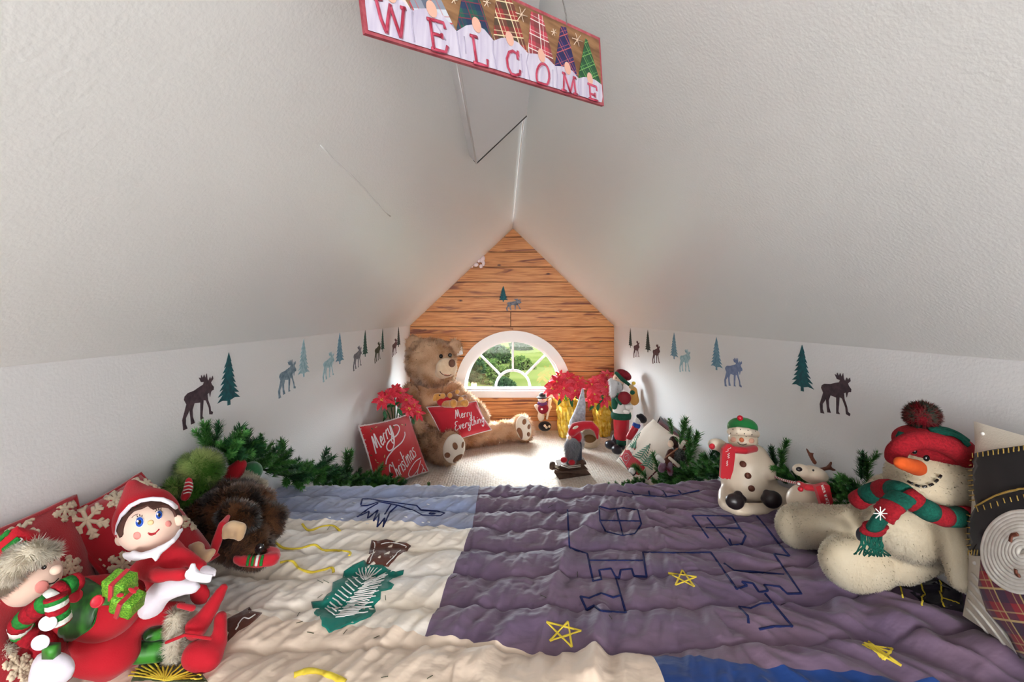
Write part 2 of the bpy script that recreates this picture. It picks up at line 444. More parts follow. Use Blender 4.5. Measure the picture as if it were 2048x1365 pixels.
n = m_pine.node_tree.nodes; L = m_pine.node_tree.links; b = n['Principled BSDF']; mp = n[m_pine['mp']]
oi = n.new('ShaderNodeObjectInfo'); comb = n.new('ShaderNodeCombineXYZ'); mul = n.new('ShaderNodeMath'); mul.operation = 'MULTIPLY'; mul.inputs[1].default_value = 37
L.new(oi.outputs['Random'], mul.inputs[0]); L.new(mul.outputs[0], comb.inputs[0]); L.new(mul.outputs[0], comb.inputs[2]); L.new(comb.outputs[0], mp.inputs['Location'])
def noise_node(sc, stretch, det=4, dist=0):
    m2 = n.new('ShaderNodeMapping'); m2.inputs['Scale'].default_value = stretch; L.new(mp.outputs[0], m2.inputs[0])
    t = n.new('ShaderNodeTexNoise'); t.inputs['Scale'].default_value = sc; t.inputs['Detail'].default_value = det; t.inputs['Distortion'].default_value = dist
    L.new(m2.outputs[0], t.inputs['Vector']); return t
def ramp(src, stops):
    r = n.new('ShaderNodeValToRGB'); e = r.color_ramp.elements
    while len(e) < len(stops): e.new(.5)
    for el, (p, c) in zip(e, stops): el.position = p; el.color = c if len(c) == 4 else (*c, 1)
    L.new(src, r.inputs[0]); return r
def mixc(fac, a, bb):
    k = n.new('ShaderNodeMix'); k.data_type = 'RGBA'; L.new(fac, k.inputs[0])
    for i, s in ((6, a), (7, bb)):
        if hasattr(s, 'default_value') or hasattr(s, 'links'): L.new(s, k.inputs[i])
        else: k.inputs[i].default_value = (*lin(s), 1)
    return k.outputs[2]
grain = noise_node(5, (1, 1, 22), 5, .6)
base = ramp(grain.outputs[0], [(.3, (*lin((158, 92, 46)), 1)), (.48, (*lin((196, 128, 72)), 1)), (.7, (*lin((216, 154, 96)), 1))])
streak = noise_node(1.6, (1, 1, 11), 3, 1.2); sm = ramp(streak.outputs[0], [(.56, (0, 0, 0)), (.66, (1, 1, 1))])
c1 = mixc(sm.outputs[0], base.outputs[0], (116, 56, 32))
m2 = n.new('ShaderNodeMapping'); m2.inputs['Scale'].default_value = (1, 1, 2.1); L.new(mp.outputs[0], m2.inputs[0])
kn = n.new('ShaderNodeTexVoronoi'); kn.inputs['Scale'].default_value = 4.2; L.new(m2.outputs[0], kn.inputs['Vector'])
kr = ramp(kn.outputs['Distance'], [(.035, (1, 1, 1)), (.10, (0, 0, 0))])
c2 = mixc(kr.outputs[0], c1, (70, 34, 22))
L.new(c2, b.inputs['Base Color'])
i = 0
cutsets = {6: (WX-.02,)}
for k, zt in enumerate(rows):
    z1, z0 = min(zt, ZR-.004), max(zt-PITCH, .0)
    if z1-z0 < .01: continue
    for poly in pieces(z0, z1, WR, zs, .0055, cutsets.get(k, ())):
        put('plank', prism([(x, YB-.003+.003*random.random(), z) for x, z in poly], (0, .015, 0)), m_pine, wb, smooth=False)
put('baseboard_back', box((.07, YB-.012, .04), (1.78, .02, .08)), mat('base_pine', (205, 160, 128), rough=.5), smooth=False, kind='structure')
# window
def arcpts(R, y, n=40, z=WZ, x=WX): return [V((x+R*math.cos(PI*i/n), y, z+R*math.sin(PI*i/n))) for i in range(n+1)]
def band(R0, R1, y, dy, n=40, low=0):
    a, bq = arcpts(R1, y, n), arcpts(R0, y, n)
    if low: a = [V((WX+R1, y, WZ-low))]+a+[V((WX-R1, y, WZ-low))]; bq = [V((WX+R0, y, WZ-low))]+bq+[V((WX-R0, y, WZ-low))]
    m = MB()
    for i in range(len(a)-1): m.add(prism([a[i], a[i+1], bq[i+1], bq[i]], (0, dy, 0)))
    return m.vf
win = put('window_1', band(.405, .442, YB+.02, .05), m_white, smooth=False, kind='structure')
put('sill_rail', box((WX, YB+.02, WZ-.016), (.88, .09, .034)), m_white, win, smooth=False)
m_glass = bpy.data.materials.new('window_glass'); m_glass.use_nodes = True; n = m_glass.node_tree.nodes; L = m_glass.node_tree.links
n.remove(n['Principled BSDF']); tr = n.new('ShaderNodeBsdfTransparent'); tr.inputs[0].default_value = (.96, .98, .97, 1); gl = n.new('ShaderNodeBsdfGlossy'); gl.inputs['Roughness'].default_value = .02
ms = n.new('ShaderNodeMixShader'); ms.inputs[0].default_value = .05; L.new(tr.outputs[0], ms.inputs[1]); L.new(gl.outputs[0], ms.inputs[2]); L.new(ms.outputs[0], n['Material Output'].inputs[0])
RI = .152
angs = [0, PI/4, PI/2, 3*PI/4, PI]
for a0, a1 in zip(angs[:-1], angs[1:]):
    pts = [(r*math.cos(a), r*math.sin(a)) for r, aa in ((.408, (a0, a1)), (RI, (a1, a0))) for a in [aa[0]+(aa[1]-aa[0])*i/10 for i in range(11)]]
    put('pane', prism([(WX+x, YB+.045, WZ+z) for x, z in pts], (0, .004, 0)), m_glass, win, smooth=False)
put('pane', prism([(WX+RI*math.cos(PI*i/16), YB+.045, WZ+RI*math.sin(PI*i/16)) for i in range(17)], (0, .004, 0)), m_glass, win, smooth=False)
put('muntin', band(RI-.011, RI+.011, YB+.035, .02, 20), m_white, win, smooth=False)
for a in angs[1:-1]:
    d = V((math.cos(a), 0, math.sin(a))); p0, p1 = V((WX, YB+.045, WZ))+d*RI, V((WX, YB+.045, WZ))+d*.41; q = V((-d.z, 0, d.x))*.009
    put('muntin', prism([p0-q-V((0, .01, 0)), p1-q-V((0, .01, 0)), p1+q-V((0, .01, 0)), p0+q-V((0, .01, 0))], (0, .02, 0)), m_white, win, smooth=False)
put('trim_1', join(band(.425, .507, YB-.028, .03, 48, low=.072), box((WX, YB-.02, WZ-.045), (1.014, .055, .06)), box((WX, YB-.026, WZ-.024), (.90, .05, .012))), m_white, smooth=False, kind='structure')

# ------------------------------------------------------------- outside
m_grass = mat('grass', (20, 24, 7), (28, 30, 13), scale=.25, rough=1, spec=0, bump=.5, bscale=3, stretch=(.3, 1, 1))
gv = []; gf = []; NX, NY = 30, 40
def gz(x, y): return -5.2+max(0, y-22)*.062+.6*math.sin(y*.07+x*.03)
for j in range(NY+1):
    for i in range(NX+1):
        x, y = -60+120*i/NX, 4.4+(j/NY)**1.6*130; gv.append((x, y, gz(x, y)))
for j in range(NY):
    for i in range(NX): a = j*(NX+1)+i; gf.append((a, a+1, a+NX+2, a+NX+1))
tag(put('lawn', (gv, gf), m_grass, kind='structure'), 'sunlit green lawn rising beyond the half round window', None)
m_l1 = mat('foliage_dark', (9, 17, 8), (18, 26, 10), scale=.9, rough=1, spec=0)
m_l2 = mat('foliage_light', (20, 29, 9), (31, 35, 15), scale=.9, rough=1, spec=0)
m_bark = mat('bark', (88, 70, 52), rough=1)
def tree(px, py, y, wpx, hpx, m, label, seed, leaf=.3, n_=2600):
    rng = np.random.default_rng(seed); c = at(px, py, y); rx, rz = wpx/2*y/F, hpx/2*y/F
    g = V((c.x, y, gz(c.x, y))); t = thing('tree', label, 'tree', g, 'trees and bushes outside the window')
    vs = []; fs = []
    nb = 9; cent = [(rng.normal(size=3)*.38) for _ in range(nb)]
    for i in range(n_):
        q = cent[i % nb]; d = rng.normal(size=3); d /= np.linalg.norm(d); p = q+d*(.5+.12*rng.random()); p = p/max(1, np.linalg.norm(p)/1.0)
        P = V((c.x+p[0]*rx, c.y+p[1]*rx, c.z+p[2]*rz)); a, b2 = V(rng.normal(size=3)).normalized()*leaf, V(rng.normal(size=3)).normalized()*leaf*.6
        k = len(vs); vs += [P-a, P+b2, P+a, P-b2]; fs.append((k, k+1, k+2, k+3))
    put('foliage', (vs, fs), m, t, smooth=False, kind='stuff'); put('trunk', tube([g-V((0, 0, .3)), V((c.x, y, c.z))], [.25, .12]), m_bark, t)
tree(995, 712, 46, 62, 44, m_l1, 'round dark green tree seen through the upper left window panes', 1)
tree(948, 742, 30, 56, 48, m_l1, 'dense dark bush filling the lowest left window pane', 2)
tree(984, 746, 34, 60, 46, m_l2, 'pale yellow green bush left of the inner half round pane', 3)
tree(1040, 700, 60, 46, 34, m_l1, 'distant blue green tree in the upper right window pane', 4, .4)
tree(1045, 735, 42, 50, 50, m_l2, 'light green bushy tree behind the centre of the window', 5)
tree(925, 690, 70, 90, 50, m_l2, 'far pale tree at the left edge of the window view', 6, .45)
tree(1010, 768, 26, 44, 26, m_l1, 'low green shrub inside the inner half round pane', 7, .2)
tree(1085, 690, 85, 120, 26, m_l2, 'far line of pale green trees at the top right of the window', 8, .5)

# ------------------------------------------------------------- bed and quilt
BZ, BY1, BY0 = .35, 1.70, -.35
m_matt = mat('mattress_ticking', (214, 210, 205), rough=.9)
bed = put('mattress', box(((XL+XR)/2, (BY1+BY0)/2, .155), (XR-XL-.03, BY1-BY0-.03, .30)), m_matt, smooth=False, loc=((XL+XR)/2, .7, 0))
tag(bed, 'low mattress under the patchwork quilt, hidden by it', 'mattress')
def fold(p, q, x, y, wd, h):
    ax, ay = p; bx, by = q; L2 = (bx-ax)**2+(by-ay)**2; t = max(0, min(1, ((x-ax)*(bx-ax)+(y-ay)*(by-ay))/L2))
    dx, dy = x-ax-t*(bx-ax), y-ay-t*(by-ay); d = math.hypot(dx, dy)/wd
    return h*math.exp(-d*d)*min(1, 6*(t+.04)*(1.04-t)*4) if d < 3 else 0
def bedxy(px, py):
    d = (CZ-BZ-.02)*F/(py-CY); return ((px-CX)*d/F, d)
FOLDS = [(bedxy(1215, 1010), bedxy(1135, 1090), .018, .013), (bedxy(1140, 1095), bedxy(1080, 1240), .02, .015), (bedxy(1205, 1215), bedxy(1180, 1360), .016, .016),
         (bedxy(1560, 1080), bedxy(1850, 1300), .03, .018), (bedxy(1700, 1180), bedxy(2000, 1340), .028, .024), (bedxy(1640, 1150), bedxy(1700, 1250), .02, .012),
         (bedxy(960, 1200), bedxy(900, 1280), .02, .008), (bedxy(1850, 1180), bedxy(2080, 1300), .035, .03), (bedxy(1780, 1270), bedxy(1960, 1365), .02, .018),
         (bedxy(430, 1290), bedxy(560, 1190), .012, .007), (bedxy(700, 1350), bedxy(830, 1230), .012, .007), (bedxy(950, 1340), bedxy(1010, 1250), .014, .007)]
def zq(x, y):
    ph = (y-1.585+.006*math.sin(x*9)+.004*math.sin(x*23+1))/.1205
    s = abs(math.sin(PI*ph)); z = BZ+.006+.0095*s**.6
    if x < -.09: ang = 1.05; k = .8
    elif x < .45: ang = 1.25; k = 1.0
    else: ang = 2.35; k = 1.3
    c, sn_ = math.cos(ang), math.sin(ang); u, v = x*c+y*sn_, -x*sn_+y*c
    n1 = noise.noise(V((u*5, v*26, .3))); n2 = noise.noise(V((x*11, y*11, 4.2))); n3 = noise.noise(V((u*14+9, v*60, 1.7)))
    z += k*((.5-abs(n1))*.016+n2*.009+(.5-abs(n3))*(.0045 if x > -.09 else .009)*s)+noise.noise(V((x*30, y*90, 2)))*.0022*(1.5-s)+k*abs(noise.noise(V((u*9+3, v*38, 7.1))))*.006+noise.noise(V((x*45, y*45, 5)))*.0016
    z -= .0065*math.exp(-((ph-round(ph))*.1205/.0045)**2)
    if x > .45: z += (x-.45)*.05
    for p, q, wd, h in FOLDS: z += fold(p, q, x, y, wd, h)
    if y > BY1-.03: z -= ((y-BY1+.03)/.03)**2*.02
    return z
def quilt_piece(poly, res=.0047):
    n = len(poly); E_ = []; P = []
    for i in range(n):
        a, b = poly[i], poly[(i+1) % n]; m_ = max(1, int(math.dist(a, b)/res))
        for k in range(m_): P.append((a[0]+(b[0]-a[0])*k/m_, a[1]+(b[1]-a[1])*k/m_))
    N = len(P); E_ = [(i, (i+1) % N) for i in range(N)]
    x0, x1 = min(p[0] for p in poly), max(p[0] for p in poly); y0, y1 = min(p[1] for p in poly), max(p[1] for p in poly)
    PX, PY = np.meshgrid(np.arange(x0+res/2, x1, res), np.arange(y0+res/2, y1, res)); PX[1::2] += res/2
    gx_, gy_ = PX.ravel(), PY.ravel(); ins = np.zeros(len(gx_), bool)
    for i in range(n):
        a, b = poly[i], poly[(i+1) % n]
        if a[1] != b[1]:
            c = ((a[1] > gy_) != (b[1] > gy_)) & (gx_ < (b[0]-a[0])*(gy_-a[1])/(b[1]-a[1])+a[0]); ins ^= c
    dmin = np.full(len(gx_), 9.)
    for i in range(n):
        a, b = np.array(poly[i]), np.array(poly[(i+1) % n]); ab = b-a; t = np.clip(((gx_-a[0])*ab[0]+(gy_-a[1])*ab[1])/(ab@ab), 0, 1)
        dmin = np.minimum(dmin, np.hypot(gx_-a[0]-t*ab[0], gy_-a[1]-t*ab[1]))
    ok = ins & (dmin > res*.4); P += list(zip(gx_[ok].tolist(), gy_[ok].tolist()))
    vo, eo, fo, *_ = delaunay_2d_cdt([V(p) for p in P], E_, [], 1, 1e-6)
    return [V((v.x, v.y, zq(v.x, v.y))) for v in vo], [tuple(f) for f in fo]
def satin(name, c, c2): return mat(name, c, c2, scale=5, rough=.68, spec=.2, sheen=.2, bump=.5, bscale=38, bdist=.005, stretch=(.7, 1.5, 1), detail=3)
m_sky = satin('quilt_blue_grey', (150, 162, 198), (164, 166, 184)); m_cream = satin('quilt_cream', (250, 244, 238), (244, 230, 212))
m_tan = satin('quilt_tan', (234, 214, 194), (228, 206, 186)); m_purple = satin('quilt_purple', (106, 88, 116), (118, 96, 116))
m_royal = satin('quilt_royal_blue', (18, 50, 108), (26, 62, 126)); m_navy = satin('quilt_black', (30, 26, 38), (40, 34, 48))
m_blueline = mat('navy_yarn', (20, 32, 84), rough=.8); m_yel = mat('yellow_yarn', (232, 206, 70), rough=.8); m_teal = satin('teal_applique', (14, 112, 100), (20, 122, 108))
m_brown = satin('brown_applique', (84, 44, 34), (96, 52, 38)); m_thread = mat('white_thread', (232, 230, 228), rough=.8)
quilt = thing('quilt', 'puckered patchwork quilt with purple, cream and blue satin panels spread over the low bed', 'quilt', (.07, .9, BZ))
xl, xr = XL+.004, XR-.004
QS = [('blue grey satin panel along the far edge', m_sky, [(xl, BY1), (-.092, BY1), (-.095, 1.352), (-.42, 1.385), (xl, 1.40)]),
      ('cream satin panel with pine tree', m_cream, [(xl, 1.40), (-.42, 1.385), (-.095, 1.352), (-.157, .893), (-.40, .93), (xl, .98)]),
      ('purple satin panel with blue outlines', m_purple, [(-.092, BY1), (xr, BY1), (xr, .70), (.62, .78), (.277, .845), (.03, .862), (-.157, .893), (-.095, 1.352)]),
      ('tan satin border', m_tan, [(xl, .98), (-.40, .93), (-.157, .893), (.03, .862), (.277, .845), (.272, .34), (xl, .34)]),
      ('royal blue satin border', m_royal, [(.277, .845), (.62, .78), (xr, .70), (xr, .34), (.272, .34)])]
QP = []
for lb, m_, poly in QS:
    vf = quilt_piece(poly); QP.append(put('panel', vf, m_, quilt, label=lb, bv=True))
# stitched quilting seams
m_seam = mat('seam_thread', (52, 40, 58), rough=.9); m_seam2 = mat('seam_thread_tan', (176, 150, 128), rough=.9)
for k in range(-7, 1):
    for m_, xa, xb in ((m_seam, -.09, xr-.01), (m_seam2, xl+.01, -.16)):
        pts = []; x = xa
        while x <= xb:
            y = 1.585+.1205*k-.006*math.sin(x*9)-.004*math.sin(x*23+1); pts.append(V((x, y, zq(x, y)+.0006))); x += .006
        edge = .845 if m_ is m_seam else .3
        if k < 1 and pts[0].y > (edge+.03 if m_ is m_seam else .4): put('quilting_seam', tube(pts, .0011 if m_ is m_seam else .0007, 5), m_, quilt)
# drop over the far side of the bed
put('far_drop', ([(x, y, z) for z, y in ((BZ-.005, BY1), (BZ-.05, BY1+.012), (.02, BY1+.012)) for x in (xl, -.092, xr)], [(0, 1, 4, 3), (1, 2, 5, 4), (3, 4, 7, 6), (4, 5, 8, 7)]), m_purple, quilt, smooth=False)
C3 = lambda p: cv(480, 960, 3.371, p); C4 = lambda p: cv(900, 960, 3.37, p); C5 = lambda p: cv(1340, 960, 3.37, p)
pine = patch('pine_applique', QP, C3([(480, 830), (560, 820), (590, 780), (620, 760), (625, 700), (690, 670), (700, 620), (760, 580), (835, 545), (860, 575), (960, 580), (1000, 610), (1050, 625), (1105, 612), (1100, 640), (1030, 665), (1000, 690), (1038, 712), (1020, 740), (950, 755), (945, 810), (905, 850), (915, 890), (880, 925), (770, 975), (680, 1005), (600, 1035), (575, 1000), (550, 985), (540, 930), (500, 905)]), m_teal, quilt, .0025, 7)
patch('trunk_applique', QP, C3([(850, 570), (870, 500), (885, 412), (930, 420), (985, 405), (1040, 420), (1120, 430), (1152, 450), (1130, 480), (1060, 520), (1000, 590), (930, 578)]), m_brown, quilt, .0025, 7)
m_thr = []
for k in range(22):
    t = k/21; cx_, cy_ = 840-210*t, 690+250*t
    if k % 2 == 0: m_thr.append(C3([(cx_-8, cy_-5), (cx_-60-20*math.sin(t*3), cy_-60+10*t)]))
    m_thr.append(C3([(cx_+14, cy_), (cx_+150-10*t, cy_-60+60*math.sin(t*2.4))]))
for k in range(7): m_thr.append(C3([(842, 685), (800+k*26, 597+abs(k-3)*3)]))
for k in range(8): m_thr.append(C3([(820-k*26, 715+k*30), (990-k*18, 650+k*36)]))
strokes('thread_feathering', QP, m_thr, .0016, m_thread, quilt, curve=False, step=5, lift=2.4)
strokes('thread_outline', QP, [C3([(870, 570), (910, 450), (900, 425)]), C3([(985, 580), (1060, 500), (1120, 460), (1080, 440), (1000, 430), (950, 440)])], .0014, m_thread, quilt, lift=2.2)
strokes('wavy_line', QP, [C3([(215, 400), (290, 460), (400, 465), (500, 440), (560, 475), (650, 478), (740, 490), (735, 515)]), C3([(270, 560), (350, 550), (400, 600), (480, 625), (560, 610), (620, 595), (632, 628)]), C3([(420, 300), (465, 342), (560, 315), (630, 312), (675, 348)])], .0034, m_yel, quilt)
strokes('bird_outline', QP, [C3([(815, 170), (825, 130), (870, 130), (1000, 150), (1190, 175), (1220, 205), (1330, 212), (1380, 225), (1350, 245), (1230, 240), (1180, 212), (1070, 175), (940, 150), (860, 175), (815, 178)]), C3([(930, 160), (860, 200), (790, 252)]), C3([(790, 252), (870, 215), (860, 262), (930, 205), (900, 280), (940, 230), (925, 320), (975, 260), (965, 320), (1010, 220), (1060, 175)]), C3([(1020, 165), (975, 235)])], .0026, m_blueline, quilt, curve=False)
patch('bird_eye', QP, C3(oval(1295, 229, 24, 7)), m_blueline, quilt, .002, 5)
strokes('window_outline', QP, [C4([(1005, 180), (1080, 200), (1170, 190), (1265, 205), (1290, 300), (1245, 365), (1160, 378), (1050, 350), (1010, 280), (1005, 180)]), C4([(1120, 195), (1165, 375)]), C4([(1015, 275), (1280, 280)])], .0026, m_blueline, quilt, curve=False)
strokes('cloud_outline', QP, [C5([(150, 243), (420, 245), (465, 320), (510, 380), (485, 435), (415, 442), (400, 400)]), C5([(150, 243), (260, 395)]), C5([(250, 255), (410, 445)]), C5([(240, 325), (470, 328)]), C5([(585, 245), (640, 310), (740, 440), (805, 515), (700, 500)])], .0026, m_blueline, quilt, curve=False)
strokes('flag_outline', QP, [C4([(785, 80), (805, 460), (925, 500), (965, 685), (1020, 672), (1005, 610), (1085, 600), (1115, 655), (1140, 665), (1150, 610), (1225, 602), (1240, 650), (1325, 655), (1300, 490), (1685, 495)]), C4([(940, 545), (1300, 545)]), C4([(1115, 655), (1185, 898), (1015, 885), (970, 850), (920, 878), (880, 788), (935, 800), (1020, 765), (1100, 795), (1150, 780)])], .0026, m_blueline, quilt, curve=False)
strokes('flag_outline', QP, [C5([(0, 495), (275, 490), (450, 738), (520, 715), (485, 688), (560, 700), (600, 760), (660, 750), (635, 710), (740, 722), (790, 770), (885, 768), (700, 500)]), C5([(365, 565), (430, 612), (560, 622), (770, 640)]), C5([(640, 768), (825, 990), (700, 990), (600, 1010)]), C5([(530, 970), (525, 920), (465, 858), (545, 868), (620, 835), (700, 830)])], .0026, m_blueline, quilt, curve=False)
strokes('edge_scallop', QP, [C4([(1125, 75), (1240, 100), (1340, 108), (1450, 118), (1560, 100), (1680, 72)]), C4([(1225, 78), (1240, 100)]), C4([(1340, 75), (1345, 105)]), C4([(1435, 75), (1460, 112)]), C4([(1540, 72), (1560, 98)])], .0026, m_blueline, quilt, curve=False)
def star(pts): return [[pts[i], pts[(i+1) % 5]] for i in range(5)]
strokes('star_embroidery', QP, star(C4([(650, 960), (885, 1020), (672, 1088), (795, 958), (822, 1130)])), .0022, m_yel, quilt, curve=False)
strokes('star_embroidery', QP, star(C4([(1470, 630), (1660, 655), (1520, 712), (1565, 610), (1648, 722)])), .0022, m_yel, quilt, curve=False)
strokes('star_embroidery', QP, star(C5([(1300, 1115), (1500, 1140), (1440, 1215), (1335, 1090), (1560, 1255)])), .0022, m_yel, quilt, curve=False)
strokes('star_embroidery', QP, star(C5([(1310, 1100), (1490, 1165), (1420, 1200), (1350, 1100), (1470, 1210)])), .002, m_yel, quilt, curve=False)
patch('black_panel', QP, [(1800, 1172), (1870, 1150), (1925, 1180), (1926, 1226), (1882, 1216), (1838, 1200)], m_navy, quilt, .003, 8, label='black satin panel with gold stitching')
strokes('gold_stitching', QP, [[(1800, 1168), (1806, 1200)], [(1842, 1168), (1848, 1190), (1845, 1215)], [(1880, 1165), (1888, 1218)], [(1886, 1200), (1920, 1212)]], .0016, m_yel, quilt, curve=False, lift=3)
patch('olive_applique', QP, [(262, 1365), (285, 1320), (330, 1318), (360, 1330), (400, 1345), (415, 1365)], satin('olive_applique', (70, 78, 50), (80, 84, 56)), quilt, .0025, 6)
strokes('gold_feathering', QP, [[(330, 1365), (330+math.cos(a)*75, 1368-math.sin(a)*40)] for a in [.15+.19*i for i in range(15)]], .0016, m_yel, quilt, curve=False, lift=2.6)
strokes('moon_outline', QP, [[(588, 1352), (620, 1343), (660, 1352), (690, 1366)]], .0055, m_yel, quilt)
patch('trunk_applique', QP, [(455, 1240), (500, 1216), (505, 1225), (524, 1228), (500, 1250), (478, 1262), (455, 1285)], m_brown, quilt, .0025, 6)
strokes('thread_outline', QP, [[(470, 1262), (486, 1240), (497, 1240), (510, 1232)]], .0014, m_thread, quilt, lift=2.2)
# snow dots on the blue panel
for x, y in C3([(500, 205), (595, 252), (680, 262), (850, 295), (1110, 250), (1225, 288), (1265, 285), (1260, 165), (1320, 320), (1520, 232), (760, 155), (430, 70)]): strokes('snow_dot', QP, [[(x, y), (x+5, y+1)]], .002, m_thread, quilt)
# dropped needles on the quilt
nd = MB()
for x, y in C3([(540, 690), (580, 690), (395, 910), (400, 965), (920, 1065), (980, 800), (600, 325), (1440, 660), (475, 1035), (710, 1030), (975, 1335), (1280, 1335), (540, 790)])+C4([(860, 640), (630, 790), (680, 180), (1080, 930)]):
    a = random.random()*PI; nd.add(stroke_vf(QP, [[(x-7*math.cos(a), y-5*math.sin(a)), (x+7*math.cos(a), y+5*math.sin(a))]], .0007, lift=2))
tag(put('pine_needle', nd.vf, mat('dry_needle', (58, 66, 40), rough=.8)), 'loose pine needles scattered over the quilt', 'needles', kind='stuff')
# ------------------------------------------------------------- giant bear
C_ = lambda p: cv(700, 640, 4.016, p)
FUR = dict(jit=.45)
m_bear = mat('bear_fur', (208, 160, 116), (250, 222, 190), attr=True, rough=.95, sheen=.4)
m_muz = mat('bear_muzzle', (240, 214, 182), (228, 196, 160), scale=30, rough=.95, sheen=.4, bump=.3, bscale=200)
m_pad = mat('cream_pad', (240, 228, 212), rough=.95, sheen=.3); m_bpad = mat('brown_pad', (136, 92, 66), rough=.8, sheen=.3)
m_black = mat('black_plastic', (24, 20, 20), rough=.15, spec=.6); m_bnose = mat('brown_nose', (112, 76, 60), rough=.6)
m_mouth = mat('pink_mouth', (212, 132, 110), rough=.8)
bl = at(865, 893, 3.45); bl.z = 0
bear = thing('giant_teddy_bear', 'giant tan teddy bear sitting on the carpet in the left corner beside the window', 'teddy bear', bl)
body = blob('body', [E(862, 724, 3.32, 49, 45, 44), E(870, 742, 3.25, 40, 30, 34), E(829, 691, 3.34, 18, 22, 10, -25), E(910, 696, 3.38, 15, 17, 9, 25),
    E(862, 808, 3.42, 52, 50, 42), E(872, 848, 3.4, 52, 40, 46), K(820, 785, 3.25, 17, 816, 825, 3.14, 18, 836, 855, 3.06, 17),
    K(905, 785, 3.4, 20, 945, 815, 3.35, 17, 965, 838, 3.28, 15), K(850, 878, 3.3, 26, 868, 890, 3.1, 28, 890, 898, 3.02, 30),
    E(900, 896, 2.97, 27, 34, 14, 8), K(930, 872, 3.4, 22, 985, 866, 3.5, 19, 1035, 860, 3.58, 19), E(1046, 858, 3.56, 19, 28, 13, -12)],
    .012, m_bear, bear, it=4, amp=.007, nscale=11, fur=dict(n=75000, L=.026, W=.002, jit=.55, clump=.03, droop=(0, -.1, -.35), tone=14))
blob('ear_lining', [E(832, 695, 3.26, 10, 12, 4, -25)], .006, m_bear, body, fur=dict(n=3000, L=.012, W=.0012))
muz = blob('muzzle', [E(893, 736, 3.12, 22, 20, 18, -10), E(885, 746, 3.14, 16, 12, 14)], .007, m_muz, bear)
put('nose', E(904, 727, 3.02, 7, 8, 7), m_bnose, bear)
for x, y, d in ((882, 713, 3.15), (900, 711, 3.14)): put('eye', E(x, y, d, 4, 4.4), m_black, bear)
strokes('mouth', [muz, body], [C_([(722, 413), (735, 432), (765, 447), (800, 448), (812, 436)])], .0035, m_bnose, muz)
patch('tongue', [muz, body], C_([(735, 428), (765, 438), (800, 440), (790, 450), (760, 450)]), m_mouth, muz, .001, 3)
ft = blob('foot_sole', [E(908, 898, 2.90, 23, 31, 7, 12)], .007, m_pad, bear, label='cream foot sole with brown pads')
for x, y, rx, ry, a in ((845, 1015, 20, 30, -15), (783, 1088, 23, 22, 0), (905, 1005, 9, 26, 10), (870, 1115, 50, 24, -35)):
    c = C_([(x, y)])[0]; patch('paw_pad', ft, oval(*c, rx/4.016, ry/4.016, a), m_bpad, ft, .002, 3)
ft = blob('foot_sole', [E(1047, 857, 3.48, 16, 26, 6, -10)], .007, m_pad, bear, label='cream foot sole with brown pads')
for x, y, rx, ry, a in ((1363, 918, 25, 52, -8), (1400, 820, 16, 24, 10), (1437, 860, 12, 20, 10), (1434, 920, 13, 18, 0)):
    c = C_([(x, y)])[0]; patch('paw_pad', ft, oval(*c, rx/4.016, ry/4.016, a), m_bpad, ft, .002, 3)
m_label = mat('white_label', (236, 232, 230), rough=.6)
tg = put('ear_tag', prism([at(911, 697, 3.36), at(924, 694, 3.36), at(926, 709, 3.36), at(914, 712, 3.36)], (0, .003, 0)), m_label, bear, smooth=False, label='white paper ear tag')
# small plush lying on the bear
m_tan2 = mat('caramel_plush', (206, 140, 66), (222, 160, 84), scale=40, rough=.95, sheen=.5); m_br2 = mat('mocha_plush', (140, 98, 74), (160, 116, 90), scale=40, rough=.95, sheen=.5)
m_redfab = mat('red_cloth', (196, 28, 44), (176, 22, 38), scale=20, rough=.85, sheen=.3)
G_ = lambda p: cv(850, 740, 12.4, p)
def Gp(x, y): return G_([(x, y)])[0]
pd = at(895, 812, 3.02)
pl = thing('small_plush_puppy', 'little caramel plush puppy in a red shirt lying on the big bear lap', 'plush toy', pd)
blob('body', [E(*Gp(330, 690), 3.06, 11, 9, 9, 20), E(*Gp(440, 650), 3.02, 6, 6), K(*Gp(480, 850), 3.04, 7, *Gp(700, 850), 2.96, 8), K(*Gp(800, 860), 3.04, 6, *Gp(960, 830), 2.98, 7), E(*Gp(705, 840), 2.94, 8, 9)], .005, m_tan2, pl)
blob('shirt', [K(*Gp(400, 800), 3.05, 9, *Gp(560, 780), 3.05, 9)], .005, m_redfab, pl)
put('eye', E(*Gp(362, 635), 2.985, 1.6), m_black, pl)
put('ear', E(*Gp(240, 700), 3.02, 3.5, 7, 2.5, 15), m_tan2, pl)
pl = thing('small_plush_monkey', 'little mocha plush animal with tan paws lying on its back beside the caramel puppy', 'plush toy', at(920, 800, 3.1))
blob('body', [E(*Gp(650, 640), 3.12, 9, 7, 8), K(*Gp(620, 640), 3.1, 6, *Gp(780, 560), 3.12, 5.5), K(*Gp(700, 690), 3.1, 6, *Gp(900, 720), 3.08, 6.5), K(*Gp(860, 760), 3.1, 6, *Gp(990, 680), 3.1, 5)], .005, m_br2, pl)
for x, y, d, r in ((800, 550, 3.09, 4.5), (620, 640, 3.04, 5), (890, 740, 3.03, 5.5), (1000, 830, 2.99, 7)): put('paw', E(*Gp(x, y), d, r, r*1.1), m_tan2, pl)
